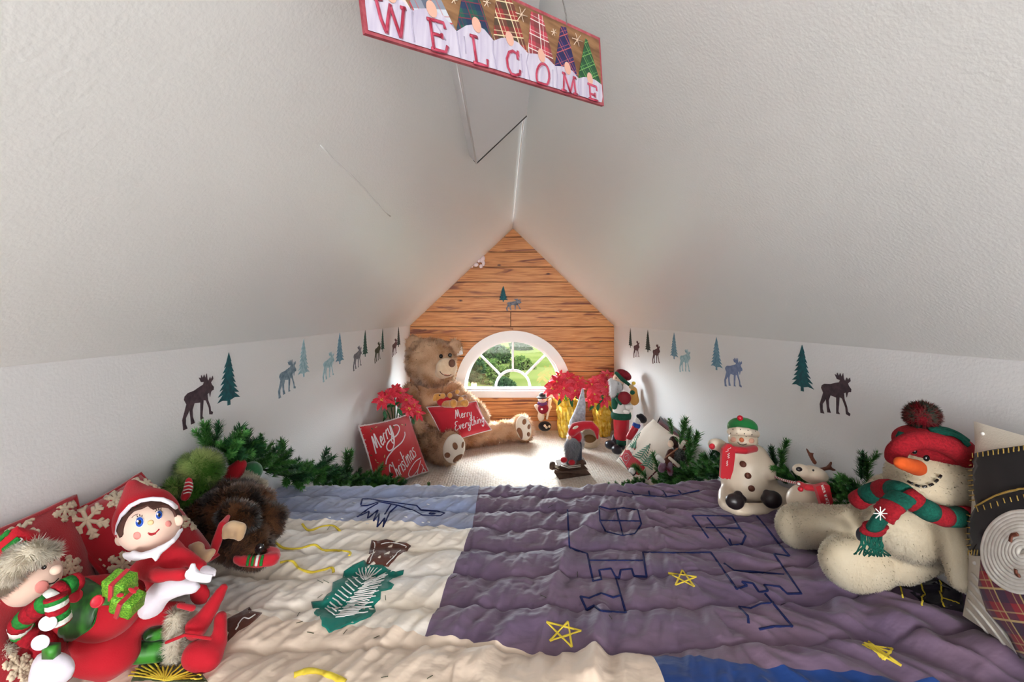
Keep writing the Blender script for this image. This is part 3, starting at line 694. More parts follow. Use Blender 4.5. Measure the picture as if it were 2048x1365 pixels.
# ------------------------------------------------------------- lettering (hand drawn strokes, unit: x-height .5)
GL = {'M': (1.1, [[(0, 0), (.15, .6), (.25, 1), (.45, .2), (.62, 1), (.8, .4), (.95, 0), (1.05, .05)]]),
 'e': (.5, [[(.05, .25), (.35, .3), (.33, .5), (.15, .48), (.05, .2), (.2, 0), (.45, .1)]]),
 'r': (.45, [[(.05, 0), (.12, .45)], [(.1, .3), (.25, .5), (.4, .45)]]),
 'y': (.5, [[(.05, .5), (.1, .1), (.3, .05), (.42, .5)], [(.42, .5), (.35, -.3), (.15, -.5), (0, -.3), (.3, -.05), (.5, .05)]]),
 'C': (.8, [[(.75, .8), (.5, 1), (.15, .7), (.05, .25), (.3, 0), (.7, .2)]]),
 'h': (.5, [[(.05, 0), (.15, 1)], [(.08, .3), (.25, .5), (.35, .4), (.38, 0)]]),
 'i': (.22, [[(.08, 0), (.13, .5)], [(.16, .7), (.18, .74)]]),
 's': (.42, [[(.38, .45), (.2, .5), (.1, .38), (.3, .2), (.2, 0), (.02, .06)]]),
 't': (.4, [[(.12, 1), (.1, .1), (.25, 0), (.36, .08)], [(0, .6), (.35, .65)]]),
 'm': (.75, [[(.03, 0), (.08, .5)], [(.06, .3), (.2, .5), (.3, .4), (.32, 0)], [(.32, .3), (.46, .5), (.58, .4), (.62, 0)]]),
 'a': (.5, [[(.38, .45), (.2, .5), (.05, .25), (.15, 0), (.35, .15), (.38, .5)], [(.38, .5), (.42, 0), (.5, .05)]]),
 'E': (.7, [[(.6, .95), (.3, 1), (.12, .75), (.35, .55)], [(.35, .55), (.08, .4), (.1, .05), (.4, 0), (.65, .15)]]),
 'v': (.45, [[(.02, .5), (.18, 0), (.38, .5)]]), 'n': (.5, [[(.03, 0), (.08, .5)], [(.06, .3), (.25, .5), (.36, .4), (.38, 0), (.45, .03)]]),
 'g': (.5, [[(.38, .45), (.2, .5), (.05, .25), (.15, .02), (.35, .15), (.38, .5)], [(.38, .5), (.34, -.3), (.15, -.45), (.02, -.25)]])}
def script(word, o, ex, ey, gap=.06):
    out = []; x = 0
    for ch in word:
        wd, st = GL[ch]
        for s in st: out.append([(o[0]+(x+u)*ex[0]+v*ey[0], o[1]+(x+u)*ex[1]+v*ey[1]) for u, v in s])
        x += wd+gap
    return out
m_cushred = mat('red_cushion', (190, 30, 46), (206, 40, 60), scale=3, rough=.8, sheen=.35, bump=.2, bscale=300)
m_letter = mat('white_letter', (238, 232, 236), rough=.8); m_fringe = mat('white_piping', (226, 214, 214), rough=.9)
q = [at(853, 815, 3.12), at(953, 803, 3.22), at(983, 860, 3.16), at(889, 890, 3.05)]
pw = put('red_pillow', pillow_vf(q, .13, wr=.012), m_cushred, loc=tuple(at(925, 880, 3.1)), bv=True)
tag(pw, 'red pillow lettered Merry Everything leaning on the giant bear lap', 'pillow')
put('piping', tube(rim_pts(q), .004, 6), m_fringe, pw)
strokes('lettering', pw, script('Merry', (911, 838), (10.2, -1.6), (-2.0, -17)), .0032, m_letter, pw, step=1.2, label='white lettering reading Merry')
strokes('lettering', pw, script('Everything', (910, 862), (11.2, -3.4), (-1.5, -17)), .0032, m_letter, pw, step=1.2, label='white lettering reading Everything')
# Merry Christmas pillow
q = [at(717, 853, 2.50), at(817, 829, 2.92), at(857, 944, 2.86), at(752, 986, 2.46)]
pw = put('red_pillow', pillow_vf(q, .12, wr=.008, seed=3), mat('christmas_red', (178, 26, 36), (196, 34, 42), scale=4, rough=.8, sheen=.3), loc=tuple(at(790, 970, 2.6)), bv=True)
tag(pw, 'red square pillow lettered Merry Christmas with white fringe leaning at the left wall', 'pillow')
rp = rim_pts(q, k=22); fr = MB(); fr.add(tube(rp, .0045, 6))
for p in rp:
    for _ in range(4): d = V((random.gauss(0, 1), random.gauss(0, 1), random.gauss(0, 1))).normalized(); fr.add(tube([p, p+d*.012], .0013, 3))
put('fringe', fr.vf, m_fringe, pw, kind='stuff')
T7 = lambda p: cv(740, 760, 6.207, p)
L1 = [T7(p) for p in ([(140, 935), (60, 870), (-10, 740), (10, 690), (60, 720), (140, 855), (85, 720), (75, 660), (110, 690), (185, 800)], [(130, 740), (170, 720), (140, 680), (110, 690), (150, 780), (190, 790)],
     [(155, 640), (210, 760), (185, 670), (190, 640)], [(190, 600), (240, 720), (215, 630), (225, 600)], [(215, 560), (250, 650), (270, 640), (250, 570)], [(250, 570), (290, 680), (300, 780), (280, 860), (230, 880), (205, 830), (240, 760), (330, 690), (365, 610), (340, 565), (290, 570)])]
L2 = [T7(p) for p in ([(195, 1050), (215, 970), (290, 870), (390, 780), (430, 700), (430, 650)], [(345, 1310), (300, 1240), (230, 1130), (225, 1075), (260, 1080), (300, 1160), (355, 1260)], [(165, 1180), (200, 1190), (185, 1130), (225, 1090)],
     [(270, 1050), (360, 1200), (330, 1110), (345, 1090)], [(310, 1060), (380, 1200)], [(360, 1110), (400, 1180)], [(335, 1010), (420, 1140), (440, 1110), (400, 1040), (385, 1000)],
     [(330, 900), (430, 1080), (480, 1090)], [(325, 790), (360, 850), (380, 940), (440, 1060)], [(410, 850), (470, 980), (440, 880), (450, 830)], [(440, 830), (515, 1000), (470, 830), (480, 790)], [(480, 780), (550, 900), (510, 760), (490, 680)], [(560, 900), (575, 840), (530, 770), (500, 640), (480, 620)])]
L3 = [T7(p) for p in ([(630, 970), (560, 1020), (490, 1130), (480, 1190), (520, 1200), (590, 1120), (630, 1000), (600, 1100), (590, 1180), (630, 1170), (660, 1090), (640, 1050)], [(660, 1100), (690, 1130), (680, 1170), (650, 1150)])]
strokes('lettering', pw, script('Merry', (752, 908), (10.6, -13.2), (-11, -31), .03)+[L1[-1]], .0040, m_letter, pw, step=1.2, label='white script reading Merry')
strokes('lettering', pw, script('Christmas', (788, 968), (9.9, -12.6), (-14, -31), .02)+[L2[0]], .0038, m_letter, pw, step=1.2, label='white script reading Christmas')
strokes('flourish', pw, L3, .0032, m_letter, pw, step=1.2)
m_gold = mat('leaf_gold_print', (196, 170, 120), rough=.7); m_dgreen = mat('leaf_green_print', (74, 96, 62), rough=.8)
for i, (x, y, a, l, g) in enumerate([(25, 610, 40, 30, 1), (75, 590, -30, 28, 0), (10, 640, 70, 22, 1), (290, 590, 60, 30, 1), (260, 600, 30, 26, 1), (400, 560, 20, 26, 0), (440, 560, 80, 24, 1), (180, 950, 100, 34, 0), (15, 940, 30, 26, 1), (70, 1000, 60, 26, 0), (95, 1030, 20, 24, 0), (565, 950, 0, 24, 1),
        (395, 1290, -50, 34, 1), (430, 1250, -60, 36, 1), (375, 1250, -30, 20, 0), (480, 1230, 70, 24, 0), (520, 1240, -20, 20, 0), (560, 1200, 60, 26, 1), (640, 1200, -20, 24, 1), (600, 1220, -70, 24, 0)]):
    c = T7([(x, y)])[0]; patch('printed_leaf', pw, oval(*c, l/6.2*.5*1.3, l/6.2*.22, a, 8), m_dgreen if g else m_gold, pw, .0008, 3)

# ------------------------------------------------------------- poinsettias
m_petal = mat('poinsettia_red', (206, 22, 46), (226, 52, 74), scale=12, rough=.6, sheen=.3, bump=.2, bscale=60); m_petal2 = mat('poinsettia_pink_red', (216, 40, 66), (234, 90, 108), scale=12, rough=.6, sheen=.3)
m_leafg = mat('poinsettia_leaf', (28, 84, 48), (44, 112, 62), scale=14, rough=.55); m_bead = mat('gold_bead', (226, 190, 80), rough=.4, metal=.4)
def leaf_mesh(nm, m, Lw=.4, bend=.25):
    vs = []; fs = []; K_ = 5
    for i in range(K_+1):
        t = i/K_; w_ = Lw*math.sin(PI*min(1, t*.92+.08))**.8*(.5 if i else .15); z = -bend*t*t
        if i == K_: w_ = .004
        vs += [V((-w_, t, z+.06*w_/Lw)), V((0, t, z-.03)), V((w_, t, z+.06*w_/Lw))]
    for i in range(K_):
        for j in range(2): a = i*3+j; fs.append((a, a+1, a+4, a+3))
    me = bpy.data.meshes.new(nm); me.from_pydata([tuple(v) for v in vs], [], fs); me.materials.append(m); me.shade_smooth(); return me
PM = [leaf_mesh('petal', m_petal), leaf_mesh('petal', m_petal2, .42, .4), leaf_mesh('leaf', m_leafg, .42, .3)]
def place(nm, me, parent, base, p, dirv, up, s):
    d = V(dirv).normalized(); x = d.cross(V(up)).normalized(); z = x.cross(d)
    R = Matrix((x, d, z)).transposed().to_4x4(); o = bpy.data.objects.new(nm, me); link(o, parent)
    o.matrix_local = Matrix.Translation(V(p)-V(base)) @ R @ Matrix.Diagonal((s, s, s, 1)); return o
def poinsettia(label, base, pr, ph, flowers, leaves, potm, seed, wrap=True, group='potted poinsettias'):
    rnd = random.Random(seed); t = thing('poinsettia', label, 'plant', base, group)
    wob = lambda a, j: 1+.06*math.sin(a*7+j*2.1)+.05*math.sin(a*13-j*1.7)+rnd.uniform(-.05, .05)
    pot = put('foil_pot', lathe(base, [(pr*.7, 0), (pr*.76, ph*.15), (pr*.84, ph*.35), (pr*.82, ph*.5), (pr*.94, ph*.72), (pr*.9, ph*.85), (pr*1.12, ph*.98), (pr*1.2, ph*1.06), (pr*.95, ph*1.0), (pr*.85, ph*.85)], 40, wob=wob), potm, t, smooth=False)
    st = MB(); cx = V(base)+V((0, 0, ph*.9))
    for (p, r) in flowers: st.add(tube([cx, (cx+p)/2+V((0, 0, .02)), p], .004, 5))
    put('stems', st.vf, m_leafg, t)
    for p, r in flowers:
        out = (p-cx); out.z = abs(out.z)+.02; ax = (out.normalized()+V((0, -.75, .25))).normalized()
        fl = put('flower', join(*[ell(p+ax*.008+V((rnd.gauss(0, .006), rnd.gauss(0, .006), rnd.gauss(0, .006))), (.004,)*3, None, 6, 4) for _ in range(6)]), m_bead, t)
        x, y, d = frame(ax)
        for k in range(13):
            a = 2*PI*k/6.5+rnd.random()*.5; inner = k > 6; dv = x*math.cos(a)+y*math.sin(a)+d*(.55 if inner else .05)+V((0, 0, -.08))
            o = place('petal', PM[rnd.random() < .4], fl, base, p-ax*(.0 if inner else .006), dv, d, 1.18*r*(.62 if inner else 1)*(.85+.3*rnd.random()))
    for p, r, dv in leaves: place('leaf', PM[2], t, base, p, dv, (0, -.5, .8), r)
    return t
def FL(lst): return [(at(x, y, d), r*d/F) for x, y, d, r in lst]
def LF(lst): return [(at(x, y, d), r*d/F, V((dx, -.4, -dy))) for x, y, d, r, dx, dy in lst]
m_foilg = mat('gold_foil', (226, 184, 44), (250, 226, 120), scale=40, rough=.28, metal=.65); m_foild = mat('dark_foil', (40, 36, 40), (150, 140, 120), scale=30, rough=.25, metal=.7)
poinsettia('red poinsettia in a dark foil pot behind the Merry Christmas pillow', at(790, 921, 3.08)+V((0, 0, .0)), .085, .2,
   FL([(778, 792, 2.78, 21), (800, 788, 3.0, 22), (764, 800, 2.66, 18), (812, 800, 2.98, 19), (826, 812, 2.95, 17), (836, 826, 2.95, 15), (818, 820, 2.9, 15), (790, 780, 2.85, 18)]),
   LF([(790, 812, 2.92, 20, -.6, -.1), (768, 822, 2.7, 16, .3, .8), (797, 818, 2.9, 18, .5, .7), (775, 830, 2.95, 16, -.5, .6), (825, 838, 2.92, 12, .3, .6), (800, 805, 2.94, 18, -.9, .3)]), m_foild, 1)
poinsettia('red poinsettia in gold foil below the right end of the half round window', at(1134, 873, 3.74), .095, .30,
   FL([(1115, 765, 3.62, 23), (1135, 758, 3.66, 24), (1152, 768, 3.62, 23), (1105, 778, 3.6, 18), (1128, 778, 3.55, 22), (1150, 782, 3.55, 20), (1160, 760, 3.7, 17), (1120, 752, 3.72, 18)]),
   LF([(1125, 796, 3.6, 18, -.5, .5), (1140, 798, 3.58, 17, .3, .8), (1133, 792, 3.6, 18, .8, .4), (1150, 795, 3.6, 16, .7, .2)]), m_foilg, 2)
poinsettia('red poinsettia in gold foil standing behind the tall figure in the right corner', at(1205, 871, 3.76), .085, .26,
   FL([(1185, 772, 3.65, 19), (1198, 760, 3.7, 20), (1215, 752, 3.72, 20), (1190, 790, 3.62, 17), (1212, 775, 3.6, 21), (1208, 795, 3.58, 18), (1182, 800, 3.66, 13), (1225, 765, 3.7, 16)]),
   LF([(1197, 808, 3.6, 15, -.2, .8), (1206, 790, 3.58, 18, -.4, .7), (1188, 812, 3.6, 14, -.8, .5), (1218, 812, 3.6, 13, .4, .8)]), m_foilg, 3)
# ------------------------------------------------------------- figures by the window
H8 = lambda x, y: cv(1050, 730, 5.936, [(x, y)])[0]
m_felt = mat('cream_felt', (230, 216, 196), rough=.95, sheen=.3); m_blk = mat('black_felt', (34, 30, 36), rough=.9, sheen=.3); m_burg = mat('burgundy_cloth', (122, 24, 44), rough=.85); m_purp = mat('purple_scarf', (92, 54, 104), rough=.85)
D = 3.82
t = thing('snowman_figurine', 'small snowman figurine with dark hat and burgundy coat standing below the window', 'figurine', at(*H8(235, 790), D))
put('base', E(*H8(235, 730), D, 13, 10, 8), m_blk, t); blob('body', [E(*H8(190, 610), D, 7, 11), E(*H8(205, 410), D, 9, 7.5), K(*H8(130, 490), D, 4, *H8(180, 560), D, 4), K(*H8(300, 500), D, 3.5, *H8(265, 555), D, 4.5)], .005, m_felt, t)
blob('coat', [E(*H8(215, 520), D-.03, 11, 11, 8)], .005, m_burg, t); put('scarf', tube([at(*H8(x, y), D-.07) for x, y in ((150, 455), (205, 475), (262, 455))], .012, 8), m_purp, t)
h = blob('hat', [E(*H8(200, 390), D-.01, 11.5, 2.5, 10), E(*H8(205, 362), D, 7, 6, 7)], .004, m_blk, t)
put('broom', K(*H8(300, 420), D-.02, 3.4, *H8(262, 640), D-.02, 2), m_felt, t); put('heart', E(*H8(200, 528), D-.12, 2.2, 1.8), m_felt, t)
for x, y in ((255, 745), (288, 735), (235, 725)): put('bell', E(*H8(x, y), D-.06, 2.6), m_felt, t)
put('nose', E(*H8(210, 412), D-.05, 1.2), m_petal, t)
# grey hat gnome
m_greyfelt = mat('grey_knit', (150, 152, 162), (182, 184, 194), scale=55, rough=.95, sheen=.4); m_whitefur = mat('white_fur', (232, 230, 232), (252, 250, 250), attr=True, rough=.95, sheen=.4)
D = 3.3
t = thing('gnome', 'gnome with a tall pointed grey knit hat behind the sled gnome', 'gnome', at(*H8(600, 1050), D))
blob('hat', [cap(at(*H8(620, 700), D), at(*H8(670, 480), D), 16*D/F, 9*D/F), cap(at(*H8(670, 480), D), at(*H8(685, 285), D), 9*D/F, 2*D/F)], .006, m_greyfelt, t, amp=.003, nscale=30)
put('hat_brim', lathe(at(*H8(618, 745), D), [(14*D/F, -.012), (17.5*D/F, -.006), (18*D/F, .012), (15*D/F, .02)], 24), m_greyfelt, t)
blob('body', [E(*H8(600, 900), D, 16, 24, 15)], .008, m_whitefur, t, fur=dict(n=5000, L=.02, W=.002, droop=(0, -.2, -1.0)))
# basket
t = thing('round_basket', 'round white rope basket lying on the carpet behind the red hat gnome', 'basket', at(1180, 893, 3.46))
m_rope = mat('cream_rope', (226, 208, 180), rough=.9, bump=.5, bscale=200); bc = at(1179, 878, 3.46); ax = V((-.15, -.75, .6))
x_, y_, d_ = frame(ax)
for k in range(9):
    r = .062+.012*math.sin(k/8*PI); c = bc+d_*(.05-.012*k); put('coil', tube([c+x_*r*math.cos(a)+y_*r*math.sin(a) for a in [2*PI*i/28 for i in range(29)]], .0075, 6), m_rope, t)
put('bottom', lathe(bc-d_*.06, [(.001, 0), (.06, 0), (.062, .01), (.001, .01)], 24, ax), mat('basket_inside', (190, 150, 104), rough=.9), t)
# red hat gnome on a sled
D = 2.85
t = thing('sled_gnome', 'gnome with curved red hat and long grey beard riding a brown wooden sled', 'gnome', at(*H8(560, 1280), D))
m_sled = mat('dark_sled_wood', (82, 62, 52), (104, 80, 66), scale=30, rough=.7); m_gbeard = mat('grey_beard', (120, 124, 134), (206, 206, 214), attr=True, rough=.95); m_hatred = mat('red_felt', (196, 26, 44), rough=.9, sheen=.4)
blob('hat', [K(*H8(560, 800), D, 9, *H8(600, 750), D+.02, 11, *H8(690, 720), D+.03, 9, *H8(780, 715), D+.03, 8, *H8(845, 770), D+.02, 6, *H8(862, 880), D+.02, 2.2), E(*H8(600, 860), D+.04, 13, 14, 12)], .0055, m_hatred, t)
blob('beard', [K(*H8(560, 950), D-.03, 14, *H8(545, 1100), D-.04, 9)], .006, m_gbeard, t, fur=dict(n=5000, L=.03, W=.0016, droop=(0, -.2, -1.4), jit=.25))
blob('robe', [K(*H8(600, 950), D+.05, 13, *H8(600, 1130), D+.05, 13)], .008, mat('slate_cloth', (70, 78, 92), rough=.9), t)
put('nose', E(*H8(530, 868), D-.09, 3.6, 3.8), mat('skin_felt', (232, 186, 160), rough=.8), t)
put('hat_patch', E(*H8(600, 745), D-.06, 6, 2.6, 4, -25), m_felt, t)
for x, y in ((462, 1130), (556, 1160)): put('shoe', E(*H8(x, y), D-.08, 7, 5.6), m_hatred, t)
s0, s1 = at(*H8(415, 1300), D-.10), at(*H8(765, 1230), D-.02)
for off in (V((0, 0, 0)), V((0, .10, 0))):
    a, b = s0+off+V((0, 0, .004)), s1+off+V((0, 0, .004)); a.z = b.z = .012
    put('runner', prism([a+V((-.005, 0, -.01)), b+V((.01, 0, -.01)), b+V((-.02, 0, .022)), a+V((.01, 0, .034)), a+V((-.03, 0, .05)), a+V((-.035, 0, .03))], (0, .014, 0)), m_sled, t, smooth=False)
put('deck', prism([s0+V((-.01, 0, .05)), s1+V((-.02, 0, .036)), s1+V((-.02, .115, .036)), s0+V((-.01, .115, .05))], (0, 0, -.012)), m_sled, t, smooth=False)
put('pull_wheel', lathe(at(*H8(325, 1200), D-.1), [(.001, -.014), (.022, -.014), (.026, 0), (.022, .014), (.001, .014)], 20, (.9, -.3, 0)), m_sled, t)
put('axle', tube([at(*H8(340, 1200), D-.1), at(*H8(400, 1230), D-.07)], .006, 8), m_felt, t)
for y_, dd in ((1195, 0), (1215, .02)): put('ski', tube([at(*H8(430, y_-15), D-.13+dd), at(*H8(520, y_+12), D-.14+dd), at(*H8(660, y_-5), D-.12+dd)], .006, 6, .4), mat('light_ski', (220, 214, 204), rough=.6), t)
# tall Christmas figure
D = 3.2
t = thing('christmas_figure', 'tall bearded figure in red trousers and boots standing in the right corner', 'figurine', at(*H8(1110, 1060), D))
m_redgl = mat('glossy_red', (198, 24, 46), rough=.35, spec=.5); m_green = mat('dark_green_cloth', (24, 74, 58), (34, 92, 70), scale=30, rough=.85); m_wfab = mat('white_cloth', (238, 234, 228), rough=.85)
for x, y, d in ((1010, 950, D+.06), (1090, 1010, D-.04)):
    b_ = blob('boot', [E(*H8(x, y), d, 11, 9, 14, 10), K(*H8(x+55, y-40), d+.05, 8, *H8(x+60, y-90), d+.06, 7)], .007, mat('navy_black', (28, 30, 44), rough=.35, spec=.5), t)
blob('trousers', [K(*H8(1150, 860), D, 12, *H8(1145, 650), D, 16), K(*H8(1110, 850), D+.02, 9, *H8(1120, 700), D, 12)], .007, m_redgl, t, amp=.004, nscale=25)
put('cuff', lathe(at(*H8(1150, 912), D), [(.001, -.02), (.036, -.02), (.04, 0), (.036, .02), (.001, .02)], 20), m_green, t)
put('hem', lathe(at(*H8(1140, 600), D), [(.001, -.025), (.068, -.022), (.072, 0), (.066, .022), (.001, .025)], 26), m_green, t)
blob('coat', [K(*H8(1140, 540), D, 17, *H8(1150, 440), D+.02, 17)], .007, m_wfab, t)
blob('jacket', [K(*H8(1060, 500), D-.03, 6, *H8(1070, 400), D-.02, 8), E(*H8(1150, 400), D+.03, 15, 14)], .007, m_green, t)
put('drum', lathe(at(*H8(1180, 395), D-.10), [(.001, -.02), (.042, -.02), (.045, 0), (.042, .02), (.001, .02)], 24, (-.2, -1, .1)), mat('dark_red_drum', (134, 28, 40), rough=.6, bump=.3, bscale=200), t)
put('sash', tube([at(*H8(1080, 395), D-.13), at(*H8(1110, 440), D-.15), at(*H8(1140, 470), D-.14)], .009, 8), m_green, t)
head = blob('head', [E(*H8(1110, 180), D, 12, 14, 12)], .006, mat('doll_skin', (226, 186, 160), rough=.7), t)
blob('beard', [K(*H8(1060, 230), D-.05, 8, *H8(1040, 350), D-.06, 5), E(*H8(1100, 250), D-.02, 9, 12), E(*H8(1020, 190), D-.05, 4, 6)], .005, m_whitefur, t, fur=dict(n=3500, L=.016, W=.0016, droop=(0, -.1, -1)))
blob('hat', [E(*H8(1170, 120), D+.01, 17, 10, 13, 28)], .006, mat('hat_crimson', (132, 24, 40), (100, 16, 30), scale=40, rough=.9), t)
put('hat_band', K(*H8(1085, 100), D-.05, 3.4, *H8(1150, 170), D-.06, 4, *H8(1240, 240), D-.03, 3), m_green, t)
put('eye', E(*H8(1082, 158), D-.055, 1.2), m_black, t)
blob('sack', [K(*H8(1290, 300), D+.0, 7, *H8(1300, 430), D-.02, 9)], .007, mat('tan_sack', (204, 150, 80), rough=.9), t, amp=.003, nscale=30)
for k, (x, y, r) in enumerate(((1262, 260, 5), (1275, 330, 5), (1290, 220, 4))): put('toy', E(*H8(x, y), D-.09, r, r*.9), (m_gold, m_green, MATS['gold_foil'])[k], t)
put('mitten_cuff', box(at(*H8(1235, 500), D-.12), (.045, .03, .03)), m_wfab, t)
for sx in (0, 1): put('glove', E(*H8(1195+20*sx, 560), D-.13, 5, 4, 4, 20), m_wfab, t)
# small top hat doll
D = 2.93
t = thing('top_hat_doll', 'small white faced doll with black top hat behind the cream truck pillow', 'figurine', at(1262, 930, D))
blob('body', [K(*H8(1240, 860), D, 7, *H8(1300, 760), D, 8)], .005, m_redgl, t)
put('collar', lathe(at(*H8(1322, 722), D), [(.001, -.012), (.024, -.012), (.026, 0), (.024, .012), (.001, .012)], 18, (.3, 0, 1)), mat('blue_collar', (44, 80, 170), rough=.7), t)
put('head', E(*H8(1342, 660), D, 7, 8), m_wfab, t)
h = blob('hat', [K(*H8(1375, 620), D-.01, 7, *H8(1400, 650), D-.01, 8), E(*H8(1340, 610), D-.02, 3.5, 4)], .004, m_blk, t)
put('legs', K(*H8(1235, 880), D, 5, *H8(1235, 1150), D, 6), m_wfab, t)
# truck pillow + plaid pillow
T6 = lambda p: cv(1220, 820, 8.533, p)
m_pcream = mat('cream_linen', (226, 212, 196), (232, 220, 206), scale=6, rough=.9, bump=.4, bscale=400); m_plaidr = plaid('red_plaid', (150, 24, 36), (30, 30, 40), (220, 210, 200), 26, .7)
q = [at(1321, 835, 2.74), at(1384, 885, 2.28), at(1345, 975, 2.24), at(1268, 935, 2.66)]
pw = put('plaid_pillow', pillow_vf(q, .05), m_plaidr, loc=tuple(at(1320, 960, 2.5))); tag(pw, 'dark red plaid pillow against the right wall, only its edge showing behind the truck pillow', 'pillow')
put('piping', tube(rim_pts(q), .006, 6), m_blk, pw)
q = [at(1306, 838, 2.74), at(1374, 884, 2.24), at(1300, 992, 2.34), at(1232, 922, 2.72)]
pw = put('truck_pillow', pillow_vf(q, .11, pull=.05, wr=.008), m_pcream, loc=tuple(at(1280, 975, 2.5)), bv=True); tag(pw, 'cream linen pillow printed with a red truck and pine trees, leaning against right wall', 'pillow')
m_pred = mat('print_red', (188, 34, 48), (170, 28, 42), scale=20, rough=.85); m_pgreen = mat('print_green', (112, 156, 136), (84, 134, 110), scale=30, rough=.9); m_pgrey = mat('print_grey', (170, 166, 170), rough=.85)
patch('truck_print', pw, T6([(150, 790), (250, 650), (330, 690), (390, 790), (470, 850), (560, 930), (600, 990), (560, 1060), (490, 1120), (440, 1100), (430, 1030), (370, 985), (310, 1040), (270, 950)]), m_pred, pw, .0012, 4)
strokes('truck_window', pw, [T6([(230, 800), (270, 740), (330, 790), (290, 870), (240, 850), (230, 800)]), T6([(260, 810), (300, 780), (310, 830)]), T6([(280, 930), (380, 770)])], .0022, m_pgrey, pw)
patch('truck_tyre', pw, T6(oval(380, 1055, 75, 80)), m_blk, pw, .002, 4); patch('truck_wheel', pw, T6(oval(382, 1050, 58, 64)), m_wfab, pw, .0035, 4); strokes('hub', pw, [T6(oval(380, 1055, 22, 24)+[(402, 1055)])], .002, m_blk, pw)
strokes('bumper', pw, [T6([(90, 845), (130, 820), (170, 750)]), T6([(150, 810), (290, 990)])], .0025, m_blk, pw)
patch('present_print', pw, T6([(280, 620), (340, 600), (400, 690), (380, 750), (320, 690)]), m_wfab, pw, .001, 4); patch('present_print', pw, T6([(390, 610), (430, 590), (450, 650), (420, 690), (395, 650)]), m_pred, pw, .0012, 4)
def printtree(cx, cy, ux, uy, s):
    L_ = []
    for k in range(7):
        f = k/7; w_ = s*.42*(1-f*.85); bx, by = cx+ux*s*f, cy+uy*s*f
        L_.append([(bx-uy*w_-ux*s*.1, by+ux*w_-uy*s*.1), (bx, by)]); L_.append([(bx, by), (bx+uy*w_-ux*s*.1, by-ux*w_-uy*s*.1)])
    return L_+[[(cx, cy), (cx+ux*s, cy+uy*s)]]
for a, b, ux, uy, s in ((520, 830, .55, -.83, 300), (640, 960, .4, -.9, 260), (330, 560, .75, -.66, 260), (400, 640, .4, -.9, 120)):
    c = T6([(a, b)])[0]; strokes('tree_print', pw, printtree(*c, ux, uy, s/8.533), .0034, m_pgreen, pw, curve=False, step=3)
strokes('print_line', pw, [T6([(650, 1190), (720, 1120), (800, 1040)])], .004, m_plaidr, pw)
# brown haired doll in the garland
D = 2.16
t = thing('fabric_doll', 'small brown haired doll in brown and grey clothes sitting in the right garland', 'doll', at(1350, 960, D))
E8 = lambda x, y: cv(1280, 830, 9.1, [(x, y)])[0]
blob('body', [K(*E8(570, 700), D, 9, *E8(480, 900), D-.02, 8)], .006, mat('brown_suede', (84, 44, 34), rough=.9), t)
put('face', E(*E8(560, 530), D-.01, 6, 7.5), mat('doll_skin_pale', (236, 206, 182), rough=.7), t)
blob('hair', [E(*E8(610, 480), D, 9, 10), E(*E8(650, 560), D+.01, 6, 9)], .004, mat('dark_hair', (50, 30, 28), (74, 44, 38), scale=60, rough=.7), t)
blob('shawl', [E(*E8(680, 740), D, 12, 13), E(*E8(740, 830), D, 8, 8)], .006, mat('grey_fur', (66, 66, 68), (170, 170, 168), attr=True, rough=.95), t, fur=dict(n=2500, L=.014, W=.0014))
put('strap', tube([at(*E8(x, y), D-.09) for x, y in ((690, 610), (570, 700), (460, 790))], .003, 6), mat('tan_strap', (150, 100, 74), rough=.8), t)
put('white_wrap', K(*E8(340, 780), D-.05, 6, *E8(420, 850), D-.05, 4), m_wfab, t); put('sleeve', K(*E8(540, 790), D-.06, 3, *E8(700, 930), D-.06, 3.5), m_felt, t)
blob('skirt', [K(*E8(420, 900), D-.03, 6, *E8(390, 990), D-.03, 8), K(*E8(540, 900), D-.03, 6, *E8(560, 1060), D-.03, 7)], .006, mat('maroon_skirt', (104, 20, 36), (150, 130, 150), scale=22, rough=.9), t)
# cherub ornament on the planks
t = thing('ribbon_ornament', 'small white and pink ribbon rosette hung on the planks at the left gable slope', 'ornament', at(960, 525, 3.93))
m_pinkw = mat('pink_white_satin', (238, 216, 218), rough=.5, sheen=.3)
for x, y, r, s in ((965, 519, 6, 9), (952, 530, 6.5, 5), (962, 533, 5, 5), (967, 527, 4, 7), (958, 522, 5, 5), (944, 534, 3, 3)):
    put('petal', E(x, y, 3.925, r*.8, s*.8, 3, random.uniform(-30, 30)), m_pinkw, t)
# ------------------------------------------------------------- near toys on the quilt
A = lambda x, y: cv(220, 940, 6.204, [(x, y)])[0]
AL = lambda p: cv(220, 940, 6.204, p)
B = lambda x, y: cv(0, 860, 2.702, [(x, y)])[0]
BL_ = lambda p: cv(0, 860, 2.702, p)
Q = lambda x, y: cv(300, 840, 4.265, [(x, y)])[0]
QL = lambda p: cv(300, 840, 4.265, p)
R5 = lambda x, y: cv(1400, 800, 5.25, [(x, y)])[0]
RL = lambda p: cv(1400, 800, 5.25, p)
S6 = lambda x, y: cv(1540, 800, 2.415, [(x, y)])[0]
SL = lambda p: cv(1540, 800, 2.415, p)
m_red1 = mat('red_fleece', (176, 18, 34), (190, 26, 42), scale=8, rough=.9, sheen=.12, bump=.25, bscale=500)
m_pred2 = mat('red_wool', (164, 18, 34), (186, 26, 42), scale=8, rough=.9, sheen=.4, bump=.3, bscale=400)
m_flake = mat('cream_felt_flake', (226, 208, 180), (214, 194, 166), scale=30, rough=.9, sheen=.3)
m_skin = mat('plush_skin', (236, 204, 186), (230, 194, 174), scale=8, rough=.8, sheen=.4); m_cheek = mat('cheek_red', (232, 146, 138), rough=.85)
m_whitef = mat('white_fleece', (234, 228, 236), (222, 216, 228), scale=10, rough=.8, sheen=.5, bump=.2, bscale=200)
